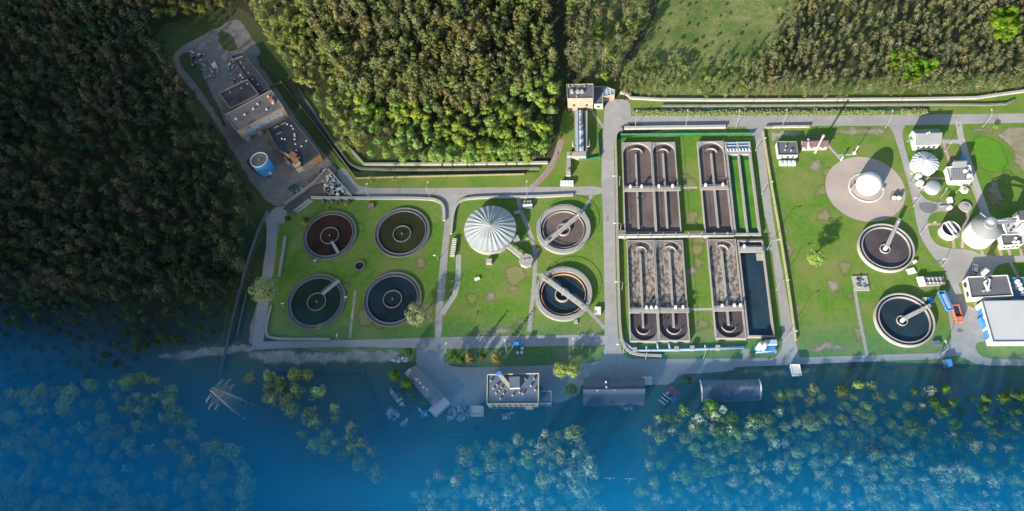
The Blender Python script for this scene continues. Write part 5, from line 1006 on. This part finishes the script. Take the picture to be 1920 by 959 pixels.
for ki, (kn, (nm, cnt)) in enumerate(KINDS.items()):
    CROWN[kn], TRUNK[kn], WHOLE[kn] = [], [], []
    hidden = bpy.data.collections.new('forest_sources_'+nm)
    for s_ in range(cnt):
        V, A = crown(kn, 100*ki+s_); tb = trunk_mb(kn, 100*ki+s_)
        CROWN[kn].append(quad_mesh('crown', V, A, leaf_o)); me = bpy.data.meshes.new('trunk'); me.from_pydata(tb.v, [], tb.f); me.materials.append(bark); TRUNK[kn].append(me)
        o = bpy.data.objects.new('forest_tree_source', quad_mesh('forest_tree', V, A, leaf_i, tb)); hidden.objects.link(o)
    WHOLE[kn] = hidden
def one_tree(kind, x, y, h, tint, label, cat='tree', group=None, spread=1.0, var=None, name=None):
    i = random.randrange(KINDS[kind][1]) if var is None else var; k = h/10
    t = bpy.data.objects.new(name or KINDS[kind][0], None); COL.objects.link(t); t.location = (x, y, 0); t.empty_display_size = .5; tag(t, label, cat, group)
    t.rotation_euler = (0, 0, random.uniform(0, 6.28)); t.scale = (k*spread, k*spread, k)
    c_ = bpy.data.objects.new('crown', CROWN[kind][i]); COL.objects.link(c_); c_.parent = t; c_.color = (*tint, 1)
    s_ = bpy.data.objects.new('trunk', TRUNK[kind][i]); COL.objects.link(s_); s_.parent = t
    return t
def tree_px(kind, px, h, tint, label, spread=1.0, zf=.65, var=None, cat='tree', name=None):
    q = at(*px, h*zf); return one_tree(kind, q.x, q.y, h, tint, label, cat, None, spread, var, name)
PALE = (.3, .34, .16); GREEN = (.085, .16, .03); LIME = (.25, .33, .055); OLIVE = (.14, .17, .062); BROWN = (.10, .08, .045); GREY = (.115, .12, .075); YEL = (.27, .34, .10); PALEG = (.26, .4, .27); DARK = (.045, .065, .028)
tree_px('grand', (493, 541), 12, PALE, 'big pale crowned tree leaning over the track west of the teal tank', 1.8)
tree_px('grand', (779, 590), 9.5, PALE, 'bushy pale green tree at the edge of the navy tank', 1.75)
tree_px('birch', (600, 614), 6.0, LIME, 'small lime green tree at the south rim of the teal tank', 1.4)
tree_px('grand', (1052, 692), 7.5, YEL, 'left half of the yellow-green pair of trees on the forecourt', 1.45); tree_px('grand', (1074, 693), 7.5, YEL, 'right half of the yellow-green pair of trees on the forecourt', 1.45)
tree_px('grand', (1071, 731), 6.0, GREEN, 'small green tree between the office annex and the garage', 1.4)
tree_px('conifer', (878, 668), 9, (.2, .17, .06), 'brownish conifer in the verge, left of the pair', 1.1); tree_px('conifer', (927, 668), 9, (.2, .17, .06), 'brownish conifer in the verge, right of the pair', 1.1)
tree_px('shrub', (850, 668), 7, GREEN, 'dark green shrub at the west end of the verge'); tree_px('shrub', (865, 674), 5, (.06, .12, .04), 'low bushy shrub beside the left conifer'); tree_px('shrub', (904, 668), 5.0, BROWN, 'thin brown shrub between the two conifers'); tree_px('shrub', (1003, 660), 2.4, LIME, 'small lime shrub in the verge east of the pale crates')
tree_px('grand', (765, 659), 6.5, GREEN, 'round green tree at the north end of the long shed')
tree_px('grand', (740, 704), 8.5, GREEN, 'tall green tree west of the long shed'); tree_px('grand', (762, 720), 8.0, (.10, .2, .025), 'bright green tree against the west wall of the long shed'); tree_px('broad', (772, 742), 7, GREEN, 'dark green tree beside the middle of the long shed'); tree_px('broad', (798, 758), 5.5, GREEN, 'round green bush by the pale roofed shed'); tree_px('broad', (752, 736), 6, (.09, .15, .03), 'loose green tree among the junk west of the long shed')
tree_px('grand', (1531, 481), 9, (.25, .36, .08), 'lone light green tree on the east lawn', 1.45); tree_px('grand', (1290, 714), 5, DARK, 'dark round tree west of the arched hangar', 1.2)
tree_px('birch', (699, 338), 9, (.13, .17, .04), 'slim poplar on the verge nearer the scrap yard', 1.2); tree_px('birch', (742, 338), 9, (.13, .18, .035), 'slim poplar on the verge farther from the scrap yard', 1.2)
tree_px('shrub', (573, 411), 5, (.10, .085, .05), 'reddish bush touching the red-brown tank'); tree_px('shrub', (573, 416), 3.6, LIME, 'lime bush in front of the reddish bush'); tree_px('shrub', (617, 391), 4, (.12, .19, .025), 'green bush at the north rim of the red-brown tank'); tree_px('shrub', (649, 383), 3, LIME, 'lime bush between the buttress slabs'); tree_px('shrub', (540, 408), 4, DARK, 'dark shrub at the corner of the tank lawn')
tree_px('birch', (507, 269), 7, (.07, .12, .03), 'small tree between the brown factory and the scorched building', 1.3); tree_px('broad', (1070, 290), 4, GREEN, 'green bush beside the end wall of the screening channel', .6)
tree_px('birch', (1121, 148), 9, (.16, .2, .08), 'pale birch behind the pump house roof', 1.3); tree_px('shrub', (1709, 262), 3.5, PALEG, 'pale bush at the west gable of the grey roofed house'); tree_px('shrub', (1868, 237), 2.6, LIME, 'small lime bush beside the top road in the east'); tree_px('birch', (1250, 786), 9, (.17, .24, .06), 'yellow-green tree south of the red sheet shelter', 1.4)
for i in range(9): x = 1196+i*4; 
# hedge of pale reeds along the canal
def leaf_strip(name, label, px, wd, h, n, tint, size, kind=None):
    p = wp(px); L = sum((b_-a_).length for a_, b_ in zip(p, p[1:])); cen = []
    for a_, b_ in zip(p, p[1:]):
        k = int(n*(b_-a_).length/L); t1 = rng.uniform(0, 1, k); d = (b_-a_); nn = Vector((-d.y, d.x, 0)).normalized(); off = rng.normal(0, wd/3, k)
        cen.append(np.stack([a_.x+d.x*t1+nn.x*off, a_.y+d.y*t1+nn.y*off, rng.uniform(.05, h, k)], 1))
    cen = np.concatenate(cen); me = quad_mesh(name, quads(cen, np.tile([0, -.3, .8], (len(cen), 1)), size, rng), np.clip(rng.normal(.5, .3, len(cen)), 0, 1), leaf_o); o = bpy.data.objects.new(name, me); COL.objects.link(o); o.color = (*tint, 1); return o
stuff(leaf_strip('reeds', 'band of pale reeds along the south bank of the canal', [(1186, 213.5), (1470, 213.5), (1660, 212)], 2.0, .9, 5200, (.22, .27, .10), .3), '', 'reeds')['label'] = 'band of pale reeds along the south bank of the canal'
stuff(leaf_strip('reeds', 'short band of pale reeds at the east end of the canal', [(1690, 212), (1738, 211)], 2.0, .9, 900, (.24, .28, .11), .3), 'short band of pale reeds at the east end of the canal', 'reeds')
# ---- woods: (pixels outline of crowns, spacing m, (h0,h1), [(kind, weight, tint)...], label words)
def inside(px, x, y):
    r_ = False
    for i in range(len(px)):
        a_, b_ = px[i], px[i-1]
        if (a_[1] > y) != (b_[1] > y) and x < (b_[0]-a_[0])*(y-a_[1])/(b_[1]-a_[1])+a_[0]: r_ = not r_
    return r_
WOODS = [
 ('in the north wood above the western factory', [(440, -150), (452, -10), (500, 62), (580, 180), (655, 290), (690, 285), (640, 180), (600, 80), (560, -10), (540, -150)], 3.7, (7, 13), [('broad', 3, (.19, .23, .06)), ('birch', 1, (.2, .23, .08)), ('pine', 1, OLIVE)]),
 ('in the dark upper part of the north wood', [(540, -150), (560, -10), (600, 80), (640, 170), (820, 200), (920, 190), (1036, 130), (1030, 60), (1056, -150)], 3.8, (10, 17), [('pine', 8, OLIVE), ('pine', 3, (.155, .155, .065)), ('birch', 2, (.17, .2, .085)), ('broad', .5, (.08, .14, .025))]),
 ('along the bright lower edge of the north wood', [(640, 170), (690, 296), (820, 300), (1000, 299), (1030, 280), (1042, 200), (1036, 130), (920, 190), (820, 200)], 4.1, (7, 12.5), [('broad', 5, LIME), ('broad', 4, (.18, .28, .06)), ('broad', 2, (.2, .3, .09)), ('birch', 1.5, (.15, .13, .07)), ('pine', 1, OLIVE)]),
 ('in the small wood behind the pump house', [(1076, -150), (1230, -150), (1215, 30), (1180, 90), (1150, 140), (1090, 146), (1062, 110)], 4.2, (9, 14), [('pine', 3, OLIVE), ('birch', 3, (.17, .18, .09)), ('broad', 2, (.14, .19, .045)), ('broad', 1, BROWN)]),
 ('in the young scrub north of the white wall', [(1150, 145), (1240, 100), (1330, 125), (1420, 100), (1480, 60), (1520, -150), (1560, -150), (1470, 120), (1450, 178), (1170, 180)], 2.9, (3.5, 7.5), [('birch', 5, (.2, .22, .09)), ('broad', 1.2, (.15, .21, .06)), ('birch', 2, (.16, .2, .06)), ('shrub', 1, (.11, .14, .04))]),
 ('scattered over the northern meadow', [(1240, -150), (1510, -150), (1480, 60), (1420, 100), (1330, 125), (1240, 98), (1222, 30)], 5.6, (.5, 2.2), [('shrub', 2, (.12, .17, .045)), ('shrub', 2, (.15, .16, .07))]),
 ('in the thin western fringe of the north eastern wood', [(1385, 165), (1400, 110), (1450, 50), (1500, -150), (1570, -150), (1520, 30), (1470, 120), (1440, 178)], 4.2, (4, 8.5), [('birch', 4, (.19, .21, .09)), ('broad', 1, (.15, .2, .06)), ('pine', 1, (.15, .16, .075))]),
 ('in the grey-brown north eastern wood', [(1400, 178), (1440, 90), (1490, 30), (1510, -150), (2090, -150), (2090, 150), (1930, 158), (1830, 172), (1600, 180)], 3.3, (5, 9.5), [('birch', 6, (.185, .2, .10)), ('pine', 4, (.15, .16, .075)), ('birch', 2, (.2, .24, .10)), ('broad', .5, (.12, .18, .03))]),
 ('in the bright green clump of the north eastern wood', [(1662, 90), (1700, 95), (1752, 120), (1738, 140), (1700, 145), (1668, 125)], 3.6, (9, 12), [('broad', 1, (.12, .22, .02))]),
 ('in the bright green clump at the north east corner', [(1862, 20), (1905, 18), (1902, 75), (1875, 72)], 3.6, (10, 13), [('broad', 1, (.13, .22, .02))]),
 ('in the shade-tinted western wood', [(-260, -150), (262, -150), (272, 30), (310, 100), (345, 160), (410, 260), (462, 360), (470, 420), (455, 500), (440, 552), (-260, 560)], 4.4, (11, 16), [('pine', 5, (.042, .062, .038)), ('broad', 3, (.045, .072, .04)), ('birch', 3, (.085, .10, .06)), ('birch', 1, (.12, .095, .065)), ('broad', 1, (.09, .13, .05))]),  # foliage tints darkened: the shade over the west is put into the colour
 ('in the shade-tinted lower part of the western wood', [(-260, 556), (440, 550), (430, 590), (405, 632), (284, 645), (262, 690), (120, 730), (-260, 745)], 4.6, (6.5, 10), [('broad', 4, (.06, .10, .045)), ('pine', 4, (.055, .08, .04)), ('birch', 1, (.12, .16, .07))]),  # western shade put into these leaf tints too
 ('at the top of the western wood', [(255, -150), (420, -150), (430, 0), (400, 14), (340, 18), (280, 30)], 4.4, (9, 13), [('broad', 2, (.12, .14, .04)), ('birch', 1, (.13, .12, .06))]),
 ('in the sparse south western wood', [(-260, 745), (120, 730), (262, 700), (330, 730), (350, 790), (440, 850), (470, 910), (470, 1150), (-260, 1150)], 5.0, (10, 15), [('broad', 4, (.2, .3, .15)), ('birch', 2, (.22, .31, .19)), ('pine', 1, (.09, .14, .07))]),
 ('in the clump below the sandy strip', [(462, 706), (490, 690), (585, 700), (596, 740), (560, 752), (515, 756), (490, 735)], 4.6, (10, 13), [('broad', 3, (.24, .32, .13)), ('birch', 1, (.24, .3, .16))]),
 ('in the ragged clump in the south western meadow', [(534, 768), (590, 768), (620, 758), (680, 790), (678, 815), (720, 880), (690, 910), (640, 860), (560, 825)], 4.6, (10, 14), [('broad', 3, (.22, .33, .15)), ('birch', 2, (.24, .32, .17)), ('broad', .5, LIME)]),
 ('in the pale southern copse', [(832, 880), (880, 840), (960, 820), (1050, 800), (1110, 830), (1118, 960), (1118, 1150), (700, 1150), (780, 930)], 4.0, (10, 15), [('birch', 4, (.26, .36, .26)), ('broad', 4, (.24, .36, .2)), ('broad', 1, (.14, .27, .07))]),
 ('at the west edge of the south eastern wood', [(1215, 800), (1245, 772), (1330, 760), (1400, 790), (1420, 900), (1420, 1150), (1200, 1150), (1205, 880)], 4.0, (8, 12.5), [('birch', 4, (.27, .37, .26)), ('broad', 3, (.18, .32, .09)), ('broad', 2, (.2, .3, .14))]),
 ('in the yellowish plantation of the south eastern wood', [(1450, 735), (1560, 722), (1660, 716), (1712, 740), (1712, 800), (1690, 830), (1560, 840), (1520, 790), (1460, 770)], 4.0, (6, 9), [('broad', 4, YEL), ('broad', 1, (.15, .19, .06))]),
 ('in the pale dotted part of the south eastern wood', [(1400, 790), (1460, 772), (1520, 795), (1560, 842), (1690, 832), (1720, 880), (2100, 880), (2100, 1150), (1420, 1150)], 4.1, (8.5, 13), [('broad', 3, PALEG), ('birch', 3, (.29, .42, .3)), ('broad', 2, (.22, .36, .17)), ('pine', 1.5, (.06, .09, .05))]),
 ('in the green corner of the south eastern wood', [(1714, 730), (1760, 720), (1830, 745), (1890, 740), (2100, 735), (2100, 878), (1722, 878), (1700, 830)], 4.3, (7.5, 11.5), [('broad', 3, (.11, .2, .035)), ('broad', 2, (.08, .14, .035)), ('birch', 2, (.26, .32, .2))]),
 ('on the dark grass south of the garage', [(850, 790), (1000, 780), (1040, 800), (960, 815), (880, 830)], 8, (3, 5), [('broad', 1, (.08, .14, .04))]),
]
ALL = {k: [] for k in KINDS}
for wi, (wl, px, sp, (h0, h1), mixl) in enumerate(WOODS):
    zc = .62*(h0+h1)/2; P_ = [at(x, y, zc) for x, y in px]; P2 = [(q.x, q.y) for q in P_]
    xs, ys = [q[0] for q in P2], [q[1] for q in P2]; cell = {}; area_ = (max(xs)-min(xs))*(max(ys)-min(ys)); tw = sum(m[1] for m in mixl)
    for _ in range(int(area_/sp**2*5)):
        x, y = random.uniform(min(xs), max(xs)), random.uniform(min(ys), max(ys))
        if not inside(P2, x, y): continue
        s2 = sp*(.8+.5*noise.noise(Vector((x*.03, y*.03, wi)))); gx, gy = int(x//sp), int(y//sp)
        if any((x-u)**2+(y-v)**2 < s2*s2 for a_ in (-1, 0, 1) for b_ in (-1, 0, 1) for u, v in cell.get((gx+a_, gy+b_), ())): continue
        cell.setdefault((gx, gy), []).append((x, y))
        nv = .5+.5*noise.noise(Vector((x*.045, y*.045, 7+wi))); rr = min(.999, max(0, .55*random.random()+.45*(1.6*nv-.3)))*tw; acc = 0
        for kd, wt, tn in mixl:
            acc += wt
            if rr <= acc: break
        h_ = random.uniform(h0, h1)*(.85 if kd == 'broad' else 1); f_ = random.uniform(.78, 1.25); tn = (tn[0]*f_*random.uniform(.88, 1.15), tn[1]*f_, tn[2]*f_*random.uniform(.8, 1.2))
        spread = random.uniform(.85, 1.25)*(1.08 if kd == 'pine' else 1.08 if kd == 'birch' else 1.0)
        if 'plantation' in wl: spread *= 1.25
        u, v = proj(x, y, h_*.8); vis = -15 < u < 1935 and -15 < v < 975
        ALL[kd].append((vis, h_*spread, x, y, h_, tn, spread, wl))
DESC = {'grand': 'dense leafy tree', 'pine': 'tall olive pine', 'broad': 'round leafy tree', 'birch': 'thin crowned grey-green birch', 'shrub': 'low bush', 'conifer': 'fir'}
def scatter(name, label, coll, rows, cat):
    n = len(rows); me = bpy.data.meshes.new(name); me.vertices.add(n); me.vertices.foreach_set('co', np.array([(r_[2], r_[3], 0) for r_ in rows], np.float32).ravel())
    def fa(nm, ty, data, key='vector'): a_ = me.attributes.new(nm, ty, 'POINT'); a_.data.foreach_set(key, np.array(data, np.float32).ravel())
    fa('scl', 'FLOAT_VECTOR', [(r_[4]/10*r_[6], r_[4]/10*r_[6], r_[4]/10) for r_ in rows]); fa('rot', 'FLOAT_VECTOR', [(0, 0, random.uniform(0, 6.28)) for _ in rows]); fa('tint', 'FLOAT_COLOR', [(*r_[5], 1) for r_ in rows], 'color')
    a_ = me.attributes.new('pick', 'INT', 'POINT'); a_.data.foreach_set('value', np.array([random.randrange(6) for _ in rows], np.int32))
    o = bpy.data.objects.new(name, me); COL.objects.link(o); md = o.modifiers.new('scatter', 'NODES'); g = bpy.data.node_groups.new('scatter_'+name, 'GeometryNodeTree')
    g.interface.new_socket('Geometry', in_out='INPUT', socket_type='NodeSocketGeometry'); g.interface.new_socket('Geometry', in_out='OUTPUT', socket_type='NodeSocketGeometry')
    N = g.nodes.new; gi, go, mp, ip, ci = N('NodeGroupInput'), N('NodeGroupOutput'), N('GeometryNodeMeshToPoints'), N('GeometryNodeInstanceOnPoints'), N('GeometryNodeCollectionInfo')
    ci.inputs['Collection'].default_value = coll; ci.inputs['Separate Children'].default_value = True; ci.inputs['Reset Children'].default_value = True; ip.inputs['Pick Instance'].default_value = True
    def na(nm, ty): q = N('GeometryNodeInputNamedAttribute'); q.data_type = ty; q.inputs['Name'].default_value = nm; return q.outputs['Attribute']
    l = g.links.new; l(gi.outputs[0], mp.inputs[0]); l(mp.outputs[0], ip.inputs['Points']); l(ci.outputs[0], ip.inputs['Instance']); l(na('pick', 'INT'), ip.inputs['Instance Index']); l(na('rot', 'FLOAT_VECTOR'), ip.inputs['Rotation']); l(na('scl', 'FLOAT_VECTOR'), ip.inputs['Scale']); l(ip.outputs[0], go.inputs[0])
    md.node_group = g; stuff(o, label, cat); return o
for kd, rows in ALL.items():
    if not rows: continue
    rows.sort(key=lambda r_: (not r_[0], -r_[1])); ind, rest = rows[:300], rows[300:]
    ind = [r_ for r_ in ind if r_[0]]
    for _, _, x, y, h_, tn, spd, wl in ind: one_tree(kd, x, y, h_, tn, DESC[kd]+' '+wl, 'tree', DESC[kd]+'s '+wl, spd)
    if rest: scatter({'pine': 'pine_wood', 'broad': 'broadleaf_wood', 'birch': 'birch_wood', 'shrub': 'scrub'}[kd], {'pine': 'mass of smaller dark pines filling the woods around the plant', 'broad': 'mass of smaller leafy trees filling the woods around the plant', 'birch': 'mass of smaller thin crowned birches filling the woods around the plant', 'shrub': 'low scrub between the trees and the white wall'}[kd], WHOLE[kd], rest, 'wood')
print('TREES', {k: (len(v), sum(r_[0] for r_ in v)) for k, v in ALL.items()})
# ================================================================== AIR
# added blue volume, shaped so the southern and south western woods fade to blue
def col_(x, rows, top): return [(x, *q) for q in [(at(960, rows[0]).y, -.3), (at(960, rows[1]).y, top[0]), (at(960, rows[2]).y, top[1]), (at(960, rows[3]).y, top[2]), (at(960, 959).y-60, 25), (at(960, 959).y-260, 25), (at(960, 959).y-300, -1), (at(960, rows[0]).y, -1)]]
cols_ = [col_(-430, (440, 560, 680, 900), (4.5, 14, 24)), col_(-250, (455, 580, 700, 915), (4.5, 13.5, 23)), col_(-160, (520, 660, 770, 945), (3.5, 11.5, 22)), col_(-90, (575, 690, 790, 950), (3.0, 10, 22)), col_(380, (575, 690, 790, 950), (3.0, 10, 22))]
vs = [q for c_ in cols_ for q in c_]; n_ = 8; m_ = len(cols_)
fs = [tuple(range(n_)), tuple(range(m_*n_-1, (m_-1)*n_-1, -1))]+[(k*n_+i, (k+1)*n_+i, (k+1)*n_+(i+1) % n_, k*n_+(i+1) % n_) for k in range(m_-1) for i in range(n_)]
hz = bpy.data.materials.new('blue_fade_volume'); hz.use_nodes = True; ht = hz.node_tree; ht.nodes.clear()
pv = ht.nodes.new('ShaderNodeVolumePrincipled'); ho = ht.nodes.new('ShaderNodeOutputMaterial'); ht.links.new(pv.outputs[0], ho.inputs['Volume'])
pv.inputs['Color'].default_value = (.01, .47, .98, 1); pv.inputs['Density'].default_value = .03; pv.inputs['Anisotropy'].default_value = .0
o = MB().add(vs, fs).build('added_blue_fade', hz); stuff(o, 'added blue volume that fades the southern woods to blue', 'added_blue_fade')
bm_ = __import__('bmesh').new(); bm_.from_mesh(o.data); __import__('bmesh').ops.recalc_face_normals(bm_, faces=bm_.faces); bm_.to_mesh(o.data); bm_.free()
# added unseen clouds, put in only to cut sun and skylight over the west
cm = bpy.data.materials.new('shade_cloud_vapour'); cm.use_nodes = True; ct = cm.node_tree; ct.nodes.clear()
cv = ct.nodes.new('ShaderNodeVolumePrincipled'); co_ = ct.nodes.new('ShaderNodeOutputMaterial'); ct.links.new(cv.outputs[0], co_.inputs['Volume']); cv.inputs['Color'].default_value = (.9, .9, .9, 1); cv.inputs['Density'].default_value = .034
def added_shade_cloud(c, ax, ay, rot, thick, seed, m=None):
    b = MB(); N_, K_ = 48, 14; ring_ = []
    for sgn in (1, -1):
        for k in range(K_+1):
            r_ = k/K_; row = []
            for j in range(N_):
                a = 2*math.pi*j/N_; x, y = ax*r_*math.cos(a), ay*r_*math.sin(a); X, Y = c.x+x*math.cos(rot)-y*math.sin(rot), c.y+x*math.sin(rot)+y*math.cos(rot)
                h_ = thick*(1-r_*r_)**1.2*(1+.35*noise.noise(Vector((X*.012, Y*.012, seed+sgn)))); row.append((X, Y, c.z+sgn*h_/2+(0 if k < K_ else 0)))
            ring_.append(row)
    vs, fs = [], []; idx = {}
    for q, row in enumerate(ring_):
        for j, p_ in enumerate(row): idx[q, j] = len(vs); vs.append(p_)
    for s_ in range(2):
        for k in range(K_):
            for j in range(N_):
                A_ = s_*(K_+1)+k; f_ = (idx[A_, j], idx[A_, (j+1) % N_], idx[A_+1, (j+1) % N_], idx[A_+1, j]); fs.append(f_ if s_ else f_[::-1])
    o = b.add(vs, fs, 0, True).build('added_shade_cloud', m or cm); bm_ = __import__('bmesh').new(); bm_.from_mesh(o.data); bops = __import__('bmesh').ops; bops.remove_doubles(bm_, verts=bm_.verts, dist=.01); bops.recalc_face_normals(bm_, faces=bm_.faces); bm_.to_mesh(o.data); bm_.free(); return structure(o)
added_shade_cloud(at(700, 300)+Vector((-.83, -.56, 0))*190+TO_SUN*(620/TO_SUN.z), 360, 205, R(124), 55, 3)
dm = cm.copy(); dm.name = 'dark_shade_cloud_vapour'; dv_ = next(n for n in dm.node_tree.nodes if n.type == 'PRINCIPLED_VOLUME'); dv_.inputs['Color'].default_value = (.45, .5, .6, 1); dv_.inputs['Density'].default_value = .05
added_shade_cloud(at(120, 340)+Vector((0, 0, 370)), 350, 275, R(112), 130, 5, dm)
